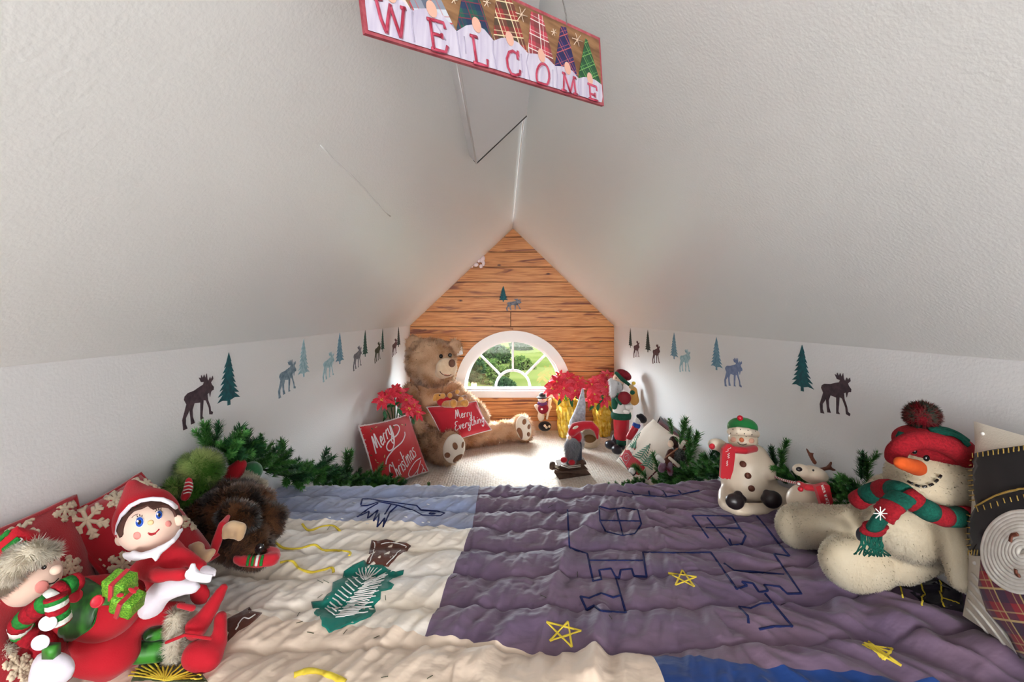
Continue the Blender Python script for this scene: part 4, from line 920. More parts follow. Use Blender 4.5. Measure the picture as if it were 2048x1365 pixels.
m_hair = mat('brown_felt_hair', (62, 36, 30), (82, 50, 42), scale=60, rough=.8, stretch=(1, 1, .3))
m_blue = mat('blue_thread', (24, 68, 168), (40, 96, 196), scale=300, rough=.5); m_lip = mat('lip_red', (172, 34, 44), rough=.7)
def flake(cx, cy, r, a0=0, sq=1.0):
    out = []
    for k in range(6):
        a = a0+PI*k/3; c, s = math.cos(a), math.sin(a)*sq; out.append([(cx, cy), (cx+c*r, cy+s*r)])
        for t, l in ((.5, .32), (.78, .28)):
            for sg in (-1, 1): b = a+sg*.8; out.append([(cx+c*r*t, cy+s*r*t), (cx+c*r*t+math.cos(b)*r*l, cy+s*r*t+math.sin(b)*r*l*sq)])
    return out
q = [V((-.795, .58, .675)), at(149, 994, .86), V((-.735, .86, .385)), V((-.72, .54, .385))]
pw = put('snowflake_pillow', pillow_vf(q, .075, wr=.008, seed=5), m_pred2, loc=(-.68, .70, .37), bv=True); tag(pw, 'red pillow with cream felt snowflakes leaning on the left wall behind the green vest elf', 'pillow')
put('piping', tube(rim_pts(q), .005, 6), m_pred2, pw)
for cx, cy, r, a in ((40, 1062, 36, .2), (128, 1020, 24, .5), (140, 1135, 22, .3), (36, 1335, 30, .1), (60, 1345, 24, .7)): strokes('snowflake', pw, flake(cx, cy, r, a), .0036, m_flake, pw, curve=False, flat=.7, step=4)
q = [at(106, 1042, .815), at(280, 948, 1.0), at(436, 1112, 1.0), at(262, 1225, .83)]
pw = put('snowflake_pillow', pillow_vf(q, .12, wr=.01, seed=8), m_pred2, loc=(-.66, .90, .45), bv=True); tag(pw, 'red pillow with cream felt snowflakes tilted on its corner behind the red hat elf doll', 'pillow')
put('piping', tube(rim_pts(q), .0045, 6), m_pred2, pw); P2 = pw
for cx, cy, r, a in ((174, 1042, 44, .15), (292, 968, 30, .3), (245, 1130, 30, .6), (232, 1000, 22, .2), (290, 1195, 26, .1), (382, 1042, 22, .3)): strokes('snowflake', pw, flake(cx, cy, r, a, .85), .0036, m_flake, pw, curve=False, flat=.7, step=4)
strokes('blanket_stitch', pw, [[(x, y), (x+5, y+4)] for x, y in ((402, 1062), (412, 1076), (420, 1088), (198, 1118), (206, 1130), (350, 1008), (360, 1018))], .0016, m_flake, pw, curve=False)
# ---- red hat elf doll
t = thing('elf_doll', 'elf doll with blue eyes, pointed red hat and white collar sitting against the tilted pillow', 'doll', at(330, 1215, .80))
head = blob('head', [E(*A(500, 700), .80, 56, 49, 48, -14)], .006, m_skin, t)
for x, y, d in ((120, 880, .81), (848, 630, .80)): put('ear', E(*A(x, y), d, 9, 11, 5, -20), m_skin, t)
hat = blob('hat', [E(*A(450, 600), .835, 64, 50, 44, -14), cap(at(*A(400, 450), .84), at(*A(270, 180), .86), 44*.84/F, 12*.86/F), E(*A(560, 400), .84, 34, 26, 30, 30)], .007, m_red1, t, amp=.003, nscale=20)
put('hat_rim', tube([at(*p, .775 if 1 < i < 8 else .80) for i, p in enumerate(AL([(90, 800), (100, 690), (150, 560), (250, 450), (380, 385), (520, 362), (650, 370), (750, 410), (820, 470)]))], .0036, 8), m_whitef, t)
patch('hair', head, AL([(150, 835), (110, 760), (140, 620), (230, 500), (350, 430), (520, 395), (680, 400), (790, 450), (860, 560), (870, 620), (830, 640), (800, 590), (770, 520), (720, 480), (650, 470), (590, 480), (540, 500), (500, 480), (470, 455), (400, 490), (300, 520), (230, 590), (180, 700), (170, 800)]), m_hair, head, .004, 4)
for ex, ey, rx, ry, a in ((372, 650, 48, 62, 12), (606, 565, 38, 50, 12)):
    c = A(ex, ey); k = 6.204
    patch('eye', head, oval(*c, rx/k*1.12, ry/k*1.1, a), m_whitef, head, .0012, 3)
    patch('iris', head, oval(*A(ex, ey+2), rx/k*.95, ry/k*.95, a), m_blue, head, .0018, 3); patch('pupil', head, oval(*A(ex+2, ey+4), rx/k*.42, ry/k*.5, a), m_black, head, .0024, 3)
    patch('glint', head, oval(*A(ex-18, ey-8), 2.0, 2.4, 0, 8), m_whitef, head, .003, 3)
    strokes('lashes', head, [AL([(ex-25, ey-58), (ex-40, ey-80)]), AL([(ex, ey-62), (ex-5, ey-95)]), AL([(ex+22, ey-55), (ex+28, ey-88)]), AL([(ex-48, ey-40), (ex-20, ey-62), (ex+20, ey-60), (ex+44, ey-35)])], .0006, m_black, head, step=1)
strokes('eyebrow', head, [AL([(270, 600), (300, 570), (350, 550)])], .0007, m_hair, head)
for x, y, r in ((338, 818, 7.5), (722, 672, 6)): patch('cheek', head, oval(*A(x, y), r, r, 0), m_cheek, head, .0009, 4)
put('nose', E(*A(505, 655), .744, 6, 5, 4), mat('nose_peach', (236, 200, 150), rough=.8), head)
strokes('mouth', head, [AL([(470, 785), (510, 795), (560, 785), (590, 760), (612, 735)]), AL([(480, 800), (520, 812), (570, 790)])], .0011, m_lip, head)
torso = blob('torso', [K(328, 1115, .80, 38, 335, 1165, .80, 36), K(275, 1140, .78, 17, 318, 1152, .745, 15, 362, 1150, .74, 14), K(358, 1108, .80, 16, 404, 1134, .79, 12)], .007, m_red1, t, amp=.0025, nscale=30)
blob('glove', [E(385, 1150, .735, 17, 14, 9), K(378, 1150, .735, 6, 386, 1130, .735, 6), K(385, 1158, .735, 7, 418, 1162, .73, 6), K(388, 1150, .73, 6, 424, 1152, .73, 5)], .004, m_whitef, t)
blob('glove', [E(412, 1140, .77, 13, 9, 9), K(415, 1138, .77, 5, 432, 1140, .765, 4), K(415, 1145, .77, 5, 430, 1152, .76, 4)], .004, m_whitef, t)
blob('collar', [K(*A(190, 1055), .76, 7, *A(330, 1090), .745, 8, *A(520, 1040), .74, 9, *A(680, 960), .745, 8, *A(800, 870), .755, 6, *A(890, 740), .78, 5), K(*A(575, 1060), .735, 8, *A(575, 1140), .735, 4), K(*A(290, 1020), .75, 6, *A(400, 1085), .74, 6), K(*A(200, 1060), .76, 5, *A(250, 1130), .76, 5)], .004, m_whitef, t)
blob('skirt', [K(330, 1172, .77, 24, 305, 1215, .775, 22), K(350, 1178, .77, 20, 385, 1175, .77, 14)], .006, m_whitef, t, amp=.006, nscale=35)
# ---- striped knit tubes
def stripes(name, pts, r, cols, parent, seg=3, label=None, n=12, flat=1):
    pts3 = []
    P = [tuple(p) for p in pts]; L_ = smooth_line3(P, 26)
    holder = None; k = 0; i = 0; ci = 0
    while i < len(L_)-1:
        j = min(i+seg, len(L_)-1); rr = [r*(1+.04*math.sin(q_*1.9)) for q_ in range(i, j+1)]
        o = put(name if holder is None else 'stripe', tube(L_[i:j+1], rr, n, flat), cols[ci % len(cols)], parent if holder is None else holder); holder = holder or o
        ci += 1; i = j
    if label: holder['label'] = label
    return holder
def smooth_line3(P, N):
    Qp = [P[0]]+P+[P[-1]]; out = []; seg = len(P)-1
    for k in range(N+1):
        s = k/N*seg; i = min(int(s), seg-1); t_ = s-i; p0, p1, p2, p3 = [V(x) for x in Qp[i:i+4]]
        out.append(.5*(2*p1+(p2-p0)*t_+(2*p0-5*p1+4*p2-p3)*t_*t_+(3*p1-p0-3*p2+p3)*t_**3))
    return out
m_kr = mat('knit_red', (170, 22, 38), (140, 16, 30), scale=220, rough=.95, bump=.6, bscale=260); m_kg = mat('knit_green', (44, 140, 56), (30, 110, 44), scale=220, rough=.95, bump=.6, bscale=260); m_kw = mat('knit_white', (226, 226, 220), rough=.95, bump=.6, bscale=260)
m_vel = mat('green_velvet', (10, 62, 12), (60, 140, 44), scale=34, rough=.4, sheen=.15, spec=.4, stretch=(1, 1, .3), flat=(.5, .68)); m_furw = mat('cream_fur', (226, 214, 192), (248, 242, 228), attr=True, rough=.95, sheen=.4)
# ---- green vest elf
t = thing('elf_doll', 'large elf doll in green velvet vest and red trousers lying in the lower left corner', 'doll', at(250, 1345, .80))
head = blob('head', [E(*B(160, 810), .70, 54, 48, 46, -20), E(*B(60, 960), .70, 22, 30, 12, -10)], .006, m_skin, t)
blob('hat_fur', [K(-15, 1180, .66, 20, 30, 1128, .655, 22, 70, 1102, .655, 20, 106, 1104, .67, 12)], .007, m_furw, t, fur=dict(n=14000, L=.012, W=.0009, clump=.012))
hat = blob('hat', [E(20, 1105, .70, 62, 34, 40, -35), K(10, 1085, .69, 22, 35, 1062, .69, 14)], .008, m_red1, t, amp=.003)
strokes('hat_stripe', hat, [[(0, 1080), (20, 1062)], [(8, 1102), (38, 1078)], [(22, 1108), (54, 1086)]], .0045, m_kg, hat); strokes('hat_stripe', hat, [[(0, 1070), (14, 1058)], [(16, 1100), (44, 1078)]], .003, m_kw, hat)
put('nose', E(*B(302, 758), .655, 10, 9), m_skin, t); put('eye', E(*B(238, 745), .655, 5, 4, 3, -30), m_black, t)
strokes('eyebrow', head, [BL_([(170, 770), (200, 740), (250, 715), (290, 705)])], .002, mat('russet_brow', (140, 80, 44), rough=.9), head)
patch('cheek', head, oval(*B(225, 850), 15, 12, -30), m_cheek, head, .001, 5); strokes('mouth', head, [BL_([(262, 835), (290, 828), (315, 805)])], .0012, m_black, head)
torso = blob('torso', [K(110, 1210, .74, 48, 215, 1215, .76, 62)], .008, m_red1, t)
trou = blob('trousers', [E(*B(540, 1080), .77, 52, 50, 46), E(*B(570, 1200), .78, 66, 45, 50), K(*B(700, 1010), .80, 26, *B(900, 990), .84, 24, *B(970, 970), .86, 16), K(*B(600, 1230), .79, 42, *B(740, 1200), .82, 28)], .008, m_red1, t, amp=.006, nscale=22)
patch('vest', [torso, trou], BL_([(425, 800), (480, 815), (560, 860), (622, 920), (600, 950), (530, 952), (525, 995), (500, 1060), (420, 1120), (330, 1168), (322, 1090), (340, 1000), (370, 930), (410, 860)]), m_vel, t, .004, 7)
strokes('piping', [torso, trou], [BL_([(335, 1160), (420, 1120), (500, 1060), (522, 985), (525, 950)])], .0012, m_kg, torso)
for x, y in ((408, 900), (527, 928)):
    b_ = put('button', lathe(at(*B(x, y), .697), [(.001, -.003), (.0085, -.003), (.0092, 0), (.0085, .003), (.007, .002), (.001, .002)], 20, (.15, -1, .35)), mat('red_button', (206, 44, 60), rough=.4), t)
stripes('scarf', [at(*B(420, 820), .69), at(*B(340, 860), .67), at(*B(260, 930), .655), at(*B(180, 985), .655), at(*B(110, 1050), .66), at(*B(130, 1100), .67), at(*B(190, 1130), .67)], .0135, [m_kr, m_kg, m_kr, m_kw, m_kg, m_kr], t, 2, 'red green and white knitted scarf')
stripes('scarf_tail', [at(*B(300, 900), .65), at(*B(310, 960), .65), at(*B(328, 1040), .655)], .013, [m_kr, m_kg, m_kw], t, 4)
blob('arm', [K(60, 1245, .70, 26, 88, 1310, .70, 27)], .007, m_kr, t); put('wrist_band', box(at(*B(278, 1196), .645), (.016, .012, .016)), m_vel, t)
blob('mitten', [E(*B(305, 1290), .66, 38, 32, 20, 20), K(*B(240, 1250), .66, 20, *B(230, 1340), .66, 22)], .006, m_whitef, t, amp=.002)
for x, y in ((258, 1047), (218, 1152)): put('white_patch', E(*B(x, y), .64, 20, 15, 3.5, -25), m_whitef, t)
for a in ((*B(810, 1110), .81, 14, *B(920, 1090), .83, 13), (*B(730, 1205), .80, 22, *B(900, 1195), .82, 20)):
    st_ = blob('stocking', [K(*a)], .006, m_vel, t)
for a, b2 in ((*B(945, 1000), *B(955, 1090)), (*B(930, 1150), *B(950, 1270))) and (((*B(950, 1010),), (*B(950, 1090),)), ((*B(935, 1160),), (*B(950, 1265),))):
    blob('fur_cuff', [K(a[0], a[1], .82, 15, b2[0], b2[1], .82, 15)], .006, m_furw, t, fur=dict(n=5000, L=.011, W=.0009, clump=.01))
blob('boot', [K(*B(1060, 1080), .83, 21, *B(1110, 1010), .84, 18, *B(1210, 850), .86, 9), K(*B(1040, 1060), .82, 16, *B(1060, 1080), .82, 18)], .006, m_red1, t, amp=.002)
blob('boot', [K(*B(1060, 1215), .81, 27, *B(1130, 1235), .81, 27), K(*B(1130, 1235), .81, 26, *B(1190, 1160), .83, 15, *B(1190, 1015), .85, 13)], .006, m_red1, t, amp=.002)
blob('boot_toe', [E(*B(1080, 890), .88, 22, 24, 10)], .006, m_red1, t)
put('boot_lace', K(*B(900, 1150), .79, 3, *B(1000, 1110), .79, 3, *B(1140, 1130), .80, 3), m_red1, t); put('strap_bow', K(*B(970, 950), .80, 5, *B(1040, 965), .80, 6), m_redfab, t)
# ---- glitter gift
m_glit = mat('green_glitter', (60, 130, 30), (140, 196, 60), scale=420, rough=.4, bump=.8, bscale=500, metal=.2)
t = thing('glitter_gift', 'green glitter gift tied with a red ribbon on the green vest elf', 'gift', at(247, 1215, .72))
for x, y, r in ((650, 835, -12), (690, 930, -22)):
    R_ = Matrix.Rotation(math.radians(-r), 3, 'Y') @ Matrix.Rotation(.3, 3, 'X'); c = at(*B(x, y), .70); bx_ = remesh(box(c, (.036, .03, .03), R_), .003, 4); put('box', bx_, m_glit, t)
    put('ribbon', box(c+V((0, -.0025, 0)), (.006, .031, .0335), R_ @ Matrix.Rotation(.1, 3, 'Y')), m_redfab, t, smooth=False)
put('ribbon_bow', join(E(*B(650, 895), .68, 7, 4), E(*B(715, 870), .68, 9, 4, 3, 30)), m_redfab, t)
# ---- stocking in the corner
t = thing('christmas_stocking', 'red stocking with a white cuff cut off by the lower left frame edge', 'stocking', at(10, 1365, .68))
blob('leg', [K(-10, 1350, .665, 26, -20, 1420, .665, 30)], .007, m_redfab, t); blob('cuff', [K(-25, 1318, .655, 30, 12, 1300, .66, 16)], .007, m_furw, t, fur=dict(n=4000, L=.009, W=.0009))
# ---- brown moose plush
m_brf = mat('dark_brown_fur', (40, 20, 12), (150, 98, 58), attr=True, rough=.8, sheen=.6)
m_antler = mat('tan_velour', (206, 176, 140), (196, 162, 124), scale=14, rough=.9, sheen=.5)
t = thing('plush_moose', 'dark brown plush moose with tan antlers lying face down on the quilt', 'plush toy', at(475, 1140, 1.12))
blob('body', [E(462, 1040, 1.10, 78, 62, 62, -15), E(485, 1080, 1.06, 52, 42, 45), E(470, 990, 1.14, 45, 28, 34), E(527, 997, 1.13, 20, 18), E(548, 1040, 1.10, 22, 30, 22), E(510, 1100, 1.04, 32, 30, 30), E(396, 1040, 1.08, 30, 36, 26), E(480, 1030, 1.02, 42, 24, 24, 15)],
     .011, m_brf, t, it=4, amp=.008, nscale=18, fur=dict(n=60000, L=.014, W=.0013, clump=.018, tone=26, jit=.5, droop=(.2, -.1, -.3)))  # tone noise puts glossy highlights into the fur colour
put('nose', E(519, 1098, .99, 9, 11, 6, 30), m_black, t)
blob('antler', [K(*Q(620, 940), .925, 8, *Q(700, 905), .92, 11, *Q(780, 920), .92, 10), K(*Q(640, 960), .92, 8, *Q(640, 1000), .915, 7), K(*Q(700, 950), .92, 8, *Q(700, 1000), .915, 6), K(*Q(780, 930), .92, 10, *Q(765, 1000), .915, 9)], .004, m_antler, t)
blob('antler', [K(*Q(340, 1080), .90, 5, *Q(400, 1085), .89, 11), K(*Q(400, 1080), .89, 10, *Q(430, 1090), .885, 9), K(*Q(400, 1110), .885, 8, *Q(480, 1180), .87, 10, *Q(520, 1140), .87, 8), K(*Q(450, 1150), .875, 9, *Q(540, 1120), .875, 6)], .004, m_antler, t)
put('head_strap', K(*Q(665, 830), .95, 4, *Q(620, 900), .925, 8, *Q(570, 1040), .91, 9, *Q(545, 1130), .90, 7), m_redfab, t)
blob('scarf', [K(474, 1120, 1.0, 11, 520, 1123, .99, 11, 547, 1117, 1.0, 14), K(530, 1100, 1.04, 10, 550, 1106, 1.02, 11)], .006, m_redfab, t, amp=.004, nscale=40); SC = bpy.context.scene.objects[-1] if False else [o for o in BV if o.startswith('scarf')][-1]
sc = bpy.data.objects[SC]
for x, m__ in ((830, m_kg), (870, m_kg), (905, m_kw), (945, m_kg)): strokes('scarf_stripe', sc, [QL([(x, 1245), (x+6, 1205), (x+18, 1160)])], .0034, m__, sc)
# ---- green plush
m_grf = mat('green_fur', (84, 140, 44), (222, 238, 150), attr=True, rough=.9, sheen=.4)
t = thing('green_plush', 'fluffy green plush toy slumped against the left wall above the brown moose', 'plush toy', at(390, 1060, 1.14))
blob('body', [E(*Q(430, 430), 1.14, 38, 36, 34, 20), E(*Q(400, 620), 1.13, 30, 34, 28), E(*Q(205, 590), 1.06, 21, 17, 17), K(*Q(230, 620), 1.08, 14, *Q(360, 690), 1.1, 20), E(*Q(300, 750), 1.1, 24, 20)], .008, m_grf, t,
     fur=dict(n=26000, L=.016, W=.0012, tone=22, clump=.014, jit=.5))
blob('halo', [E(*Q(470, 400), 1.175, 36, 36, 14, 20)], .008, m_whitefur if 'm_whitefur' in globals() else m_furw, t, fur=dict(n=9000, L=.014, W=.001))
mt = blob('mitten', [K(*Q(330, 520), 1.05, 7, *Q(330, 580), 1.045, 9, *Q(300, 660), 1.04, 9)], .004, m_redfab, t)
strokes('mitten_stripe', mt, [QL([(285, y), (330, y-12), (365, y+2)]) for y in (545, 575, 605, 632)], .0014, m_kw, mt)
# ---- red and green cap toy
t = thing('knit_cap_toy', 'toy in a red and green cap with white fluffy brim behind the brown moose', 'plush toy', at(485, 1010, 1.27))
blob('cap_red', [K(*Q(640, 500), 1.25, 14, *Q(720, 450), 1.24, 18, *Q(770, 385), 1.24, 13)], .006, m_red1, t); blob('cap_green', [E(*Q(870, 440), 1.28, 21, 20, 18, 20)], .006, mat('green_fleece', (30, 92, 54), (54, 120, 76), scale=30, rough=.9, sheen=.5), t)
blob('brim', [K(*Q(790, 470), 1.25, 8, *Q(860, 510), 1.25, 10, *Q(940, 560), 1.25, 8), E(*Q(965, 555), 1.24, 7, 9)], .006, m_furw, t, fur=dict(n=5000, L=.01, W=.001)); blob('body', [K(*Q(800, 560), 1.27, 24, *Q(790, 800), 1.27, 30)], .009, m_whitef, t)

# ------------------------------------------------------------- right side toys
m_porc = mat('cream_porcelain', (238, 222, 200), (230, 210, 184), scale=9, rough=.35, spec=.5); m_gcap = mat('green_glaze', (24, 132, 62), rough=.35, spec=.5); m_rscarf = mat('red_scarf', (190, 28, 42), rough=.6, sheen=.3)
m_choc = mat('brown_button', (104, 58, 44), rough=.5); m_boot = mat('black_boot', (38, 30, 32), rough=.35, spec=.5)
t = thing('snowman_ornament', 'seated cream snowman with green cap and raised arm on the purple quilt', 'snowman', at(1499, 1030, 1.47))
D = 1.5
body = blob('body', [E(*R5(520, 720), D, 46, 40, 38), E(*R5(510, 860), D, 54, 42, 42), E(*R5(520, 590), D, 36, 26, 28), K(*R5(300, 540), D-.02, 13, *R5(190, 470), D-.03, 13, *R5(140, 470), D-.04, 12), K(*R5(640, 610), D-.02, 15, *R5(720, 720), D-.05, 15, *R5(750, 800), D-.07, 10),
     K(*R5(300, 1000), D-.02, 20, *R5(280, 1080), D-.06, 17, *R5(400, 1160), D-.1, 14, *R5(620, 1150), D-.1, 13), K(*R5(760, 1010), D-.0, 22, *R5(880, 1030), D-.06, 22), K(*R5(800, 1130), D-.08, 15, *R5(650, 1150), D-.1, 12)], .007, m_porc, t)
head = blob('head', [E(*R5(450, 420), D-.02, 28, 24, 26)], .005, m_porc, t)
cap_ = blob('cap', [E(*R5(445, 290), D-.02, 29, 20, 26)], .005, m_gcap, t); blob('brim', [K(*R5(320, 335), D-.07, 8, *R5(400, 330), D-.1, 9, *R5(500, 340), D-.1, 9, *R5(590, 360), D-.06, 8)], .005, m_porc, t)
put('berry', E(*R5(420, 192), D-.05, 5.5), m_redgl, t)
BR_ = [bpy.data.objects[[o for o in BV if o.startswith('brim')][-1]]]
strokes('brim_spot', BR_, [RL([(x, y), (x+6, y+2)]) for x, y in ((345, 312), (422, 312), (500, 322), (578, 330), (318, 350), (385, 352), (462, 356), (540, 366))], .0018, m_black, BR_[0])
strokes('eye', head, [RL([(390, 362), (410, 378)]), RL([(470, 378), (490, 386)])], .0014, m_black, head); strokes('mouth', head, [RL([(395, 445), (420, 468), (455, 475), (490, 462)])], .0012, m_black, head)
put('nose', E(*R5(437, 422), D-.10, 4.6, 4.6), mat('orange_nose', (206, 110, 72), rough=.6), head)
for x, y in ((350, 420), (540, 432)): patch('cheek', head, oval(*R5(x, y), 5.5, 5), mat('cheek_blush', (236, 180, 156), rough=.5), head, .0008, 3)
put('scarf', K(*R5(290, 500), D-.08, 7, *R5(360, 525), D-.1, 7, *R5(470, 535), D-.1, 7, *R5(570, 515), D-.07, 7), m_rscarf, t)
sct = put('scarf_tail', prism([at(*R5(x, y), D-.11) for x, y in ((290, 465), (330, 470), (372, 520), (366, 620), (350, 740), (318, 838), (300, 830), (285, 838), (265, 826), (240, 832), (218, 820), (228, 640), (240, 520))], (0, .012, 0)), m_rscarf, t, smooth=False, bv=True, label='red scarf tail with small white writing')
strokes('scarf_writing', sct, [RL([(320-u*.9+a*math.sin(u*.22), 500+u) for u in range(0, 50, 6)]) for a in (10,)]+[RL([(300+12*math.sin(u*.3), 560+u) for u in range(0, 60, 5)]), RL([(285+9*math.sin(u*.35), 640+u) for u in range(0, 60, 5)])], .0008, m_wfab, sct, step=1)
for x, y in ((452, 678), (503, 798), (540, 932)):
    c = R5(x, y); h_ = hit(body, *c); put('button', lathe(h_[0], [(.001, -.002), (.0098, -.001), (.0098, .003), (.001, .0045)], 18, h_[1]), m_choc, t)
put('palm_ring', lathe(at(*R5(125, 490), D-.065), [(.001, 0), (.009, 0), (.0095, .002), (.001, .003)], 18, (-.1, -1, .1)), m_rscarf, t)
for a in ((365, 1070, 19, 16, 15, 400, 990, 9), (760, 1050, 19, 18, -25, 700, 975, 8)):
    blob('boot', [E(*R5(a[0], a[1]), D-.13, a[2], a[3], 14, a[4]), E(*R5(a[5], a[6]), D-.12, a[7], a[7]*.8), E(*R5(a[0]+(90 if a[0] < 500 else -90), a[1]+(-20 if a[0] < 500 else -10)), D-.12, 7, 9)], .0045, m_boot, t)
# reindeer
D = 1.24
t = thing('reindeer_ornament', 'cream reindeer ornament with brown antlers and red scarf beside the seated snowman', 'reindeer', at(1625, 1025, 1.30))
blob('body', [E(*R5(1150, 1060), D, 44, 34, 34), E(*R5(1160, 1260), D, 46, 34, 30), E(*R5(1160, 1400), D, 44, 20, 30), E(*R5(1040, 960), D, 14, 14), E(*R5(1340, 1090), D, 26, 28, 24), E(*R5(1180, 960), D, 24, 16)], .007, m_porc, t)
head = blob('head', [E(*R5(1190, 790), D-.02, 30, 18, 20, 15), E(*R5(1060, 740), D-.03, 17, 13, 14, 10)], .005, m_porc, t)
put('nose', E(*R5(1040, 730), D-.065, 6, 4.6), m_boot, head); put('eye', E(*R5(1190, 742), D-.075, 1.8, 2.2), m_boot, head); strokes('mouth', head, [RL([(990, 790), (1010, 802), (1030, 800)])], .0008, m_boot, head)
blob('antler', [K(*R5(1205, 660), D, 4.5, *R5(1165, 600), D, 4, *R5(1120, 515), D, 2.2), K(*R5(1165, 595), D, 3.6, *R5(1185, 560), D, 2.6)], .0035, m_choc, t); blob('antler', [K(*R5(1260, 735), D, 4.5, *R5(1340, 720), D, 4, *R5(1380, 660), D, 3), K(*R5(1345, 715), D, 4, *R5(1415, 740), D, 3)], .0035, m_choc, t)
put('scarf', K(*R5(1040, 880), D-.06, 5, *R5(1120, 920), D-.08, 6.5, *R5(1220, 930), D-.08, 7, *R5(1310, 900), D-.06, 7), m_rscarf, t)
sct = put('scarf_tail', prism([at(*R5(x, y), D-.10) for x, y in ((1215, 915), (1300, 890), (1360, 900), (1380, 990), (1400, 1080), (1405, 1145), (1290, 1145), (1250, 1020))], (0, .012, 0)), m_rscarf, t, smooth=False, bv=True, label='red scarf tail with small white lettering')
put('scarf_end', prism([at(*R5(x, y), D-.05) for x, y in ((1320, 890), (1380, 920), (1465, 1000), (1455, 1040), (1400, 1010), (1340, 960))], (0, .01, 0)), m_rscarf, t, smooth=False)
def sans(word, o, ex, ey):
    G2 = {'W': [[(0, 1), (.2, 0), (.4, .8), (.6, 0), (.8, 1)]], 'A': [[(0, 0), (.35, 1), (.7, 0)], [(.15, .4), (.55, .4)]], 'R': [[(0, 0), (0, 1), (.5, .85), (0, .5), (.55, 0)]], 'M': [[(0, 0), (.1, 1), (.4, .3), (.7, 1), (.8, 0)]],
          'T': [[(.3, 0), (.3, 1)], [(0, 1), (.6, 1)]], 'I': [[(.1, 0), (.1, 1)]], 'N': [[(0, 0), (0, 1), (.6, 0), (.6, 1)]], 'E': [[(.5, 1), (0, 1), (0, 0), (.5, 0)], [(0, .5), (.4, .5)]], 'O': [[(.3, 1), (0, .5), (.3, 0), (.6, .5), (.3, 1)]], ' ': []}
    out = []; x = 0
    for ch in word:
        for s in G2[ch]: out.append([(o[0]+(x+u)*ex[0]+v*ey[0], o[1]+(x+u)*ex[1]+v*ey[1]) for u, v in s])
        x += .95
    return out
strokes('scarf_writing', sct, sans('WARM WINTER', R5(1268, 900), (1.3, 4.0), (5.4, -1.4)), .0006, m_wfab, sct, curve=False, step=1)
stripes('candy_rope', [at(*R5(790, 810), 1.38), at(*R5(860, 840), 1.34), at(*R5(950, 862), 1.24), at(*R5(1040, 885), D-.07)], .0036, [m_rscarf, m_wfab], t, 1, 'red and white twisted cord', 8)
put('bell', E(*R5(1055, 940), D-.08, 5), m_redgl, t)
# ---- big snowman plush
m_terry = mat('cream_terry', (240, 226, 200), (250, 240, 218), attr=True, rough=.95, sheen=.5)
m_sr = mat('scarf_knit_red', (160, 24, 36), (130, 16, 28), scale=260, rough=.95, bump=.7, bscale=220); m_sg = mat('scarf_knit_green', (16, 92, 76), (10, 70, 58), scale=260, rough=.95, bump=.7, bscale=220)
FT = dict(L=.0045, W=.0012, jit=.3, droop=(0, -.25, -.7))
t = thing('plush_snowman', 'large cream plush snowman with carrot nose, striped hat and scarf slumped by right wall', 'plush toy', at(1800, 1170, 1.0))
body = blob('body', [E(1815, 1062, .96, 82, 55, 60, 20), E(1850, 1020, .95, 60, 45, 50), K(1772, 975, 1.0, 26, 1730, 1010, 1.05, 22), K(1700, 1052, 1.04, 38, 1610, 1052, 1.17, 41, 1598, 1052, 1.18, 42), K(1860, 1118, .95, 26, 1800, 1130, .98, 36), E(1716, 1126, 1.0, 72, 56, 50, 8), K(1895, 1040, .90, 32, 1915, 1100, .87, 30, 1925, 1160, .86, 22)],
     .0075, m_terry, t, it=2, amp=.003, nscale=16, fur=dict(n=110000, tone=14, **FT))
head = blob('head', [E(1862, 960, .93, 77, 68, 68, 10), E(1850, 985, .90, 60, 45, 45)], .008, m_terry, t, fur=dict(n=45000, tone=14, **FT))
h_ = blob('hat', [E(1868, 893, .93, 72, 40, 62, 14)], .007, m_sr, t)
strokes('hat_stripe', h_, [SL([(770, 150), (840, 145), (900, 165), (955, 205)]), SL([(780, 135), (850, 128), (910, 150), (958, 190)]), SL([(790, 165), (860, 165), (920, 190), (955, 225)]), SL([(625, 185), (640, 160)])], .009, m_sg, h_, flat=.4)
bnd = MB(); bp_ = SL([(608, 285), (612, 250), (650, 215), (710, 195), (780, 200), (850, 222), (910, 255), (955, 290)])
hb = [at(*p, .875 - .02*math.sin(i/7*PI)) for i, p in enumerate(bp_)]; put('hat_band', tube(smooth_line3([tuple(p) for p in hb], 120), [.0158+.0016*math.sin(i*1.57)**2 for i in range(121)], 16), m_sr, t)
m_pom = mat('pompom_yarn', (150, 24, 40), (24, 92, 78), attr=True, rough=.95)
blob('pompom', [E(1844, 832, .93, 24, 22, 22)], .006, m_pom, t, fur=dict(n=7000, L=.012, W=.0014, tone=90))
put('eye', E(1853, 917, .865, 6, 6.5, 4), m_black, head); put('eye', E(1829, 903, .872, 4.5, 6, 4), m_black, head)
blob('carrot_nose', [cap(at(1834, 936, .84), at(1800, 926, .79), 17*.84/F, 13*.8/F)], .005, mat('orange_felt', (212, 88, 30), (196, 76, 26), scale=12, rough=.85), t)
strokes('mouth', head, [SL([(672, 402), (692, 412)]), SL([(702, 418), (722, 424)]), SL([(732, 426), (752, 424)]), SL([(762, 420), (780, 412)]), SL([(788, 404), (802, 392)]), SL([(808, 384), (818, 368)])], .0024, m_black, head, lift=3)
stripes('scarf', [at(*S6(*p), d) for p, d in (((420, 490), .97), ((480, 455), .94), ((560, 430), .90), ((640, 450), .85), ((710, 505), .83), ((790, 548), .83), ((870, 568), .84), ((955, 560), .86))], .0185, [m_sr, m_sg], t, 3, 'red and green striped knitted scarf', 14)
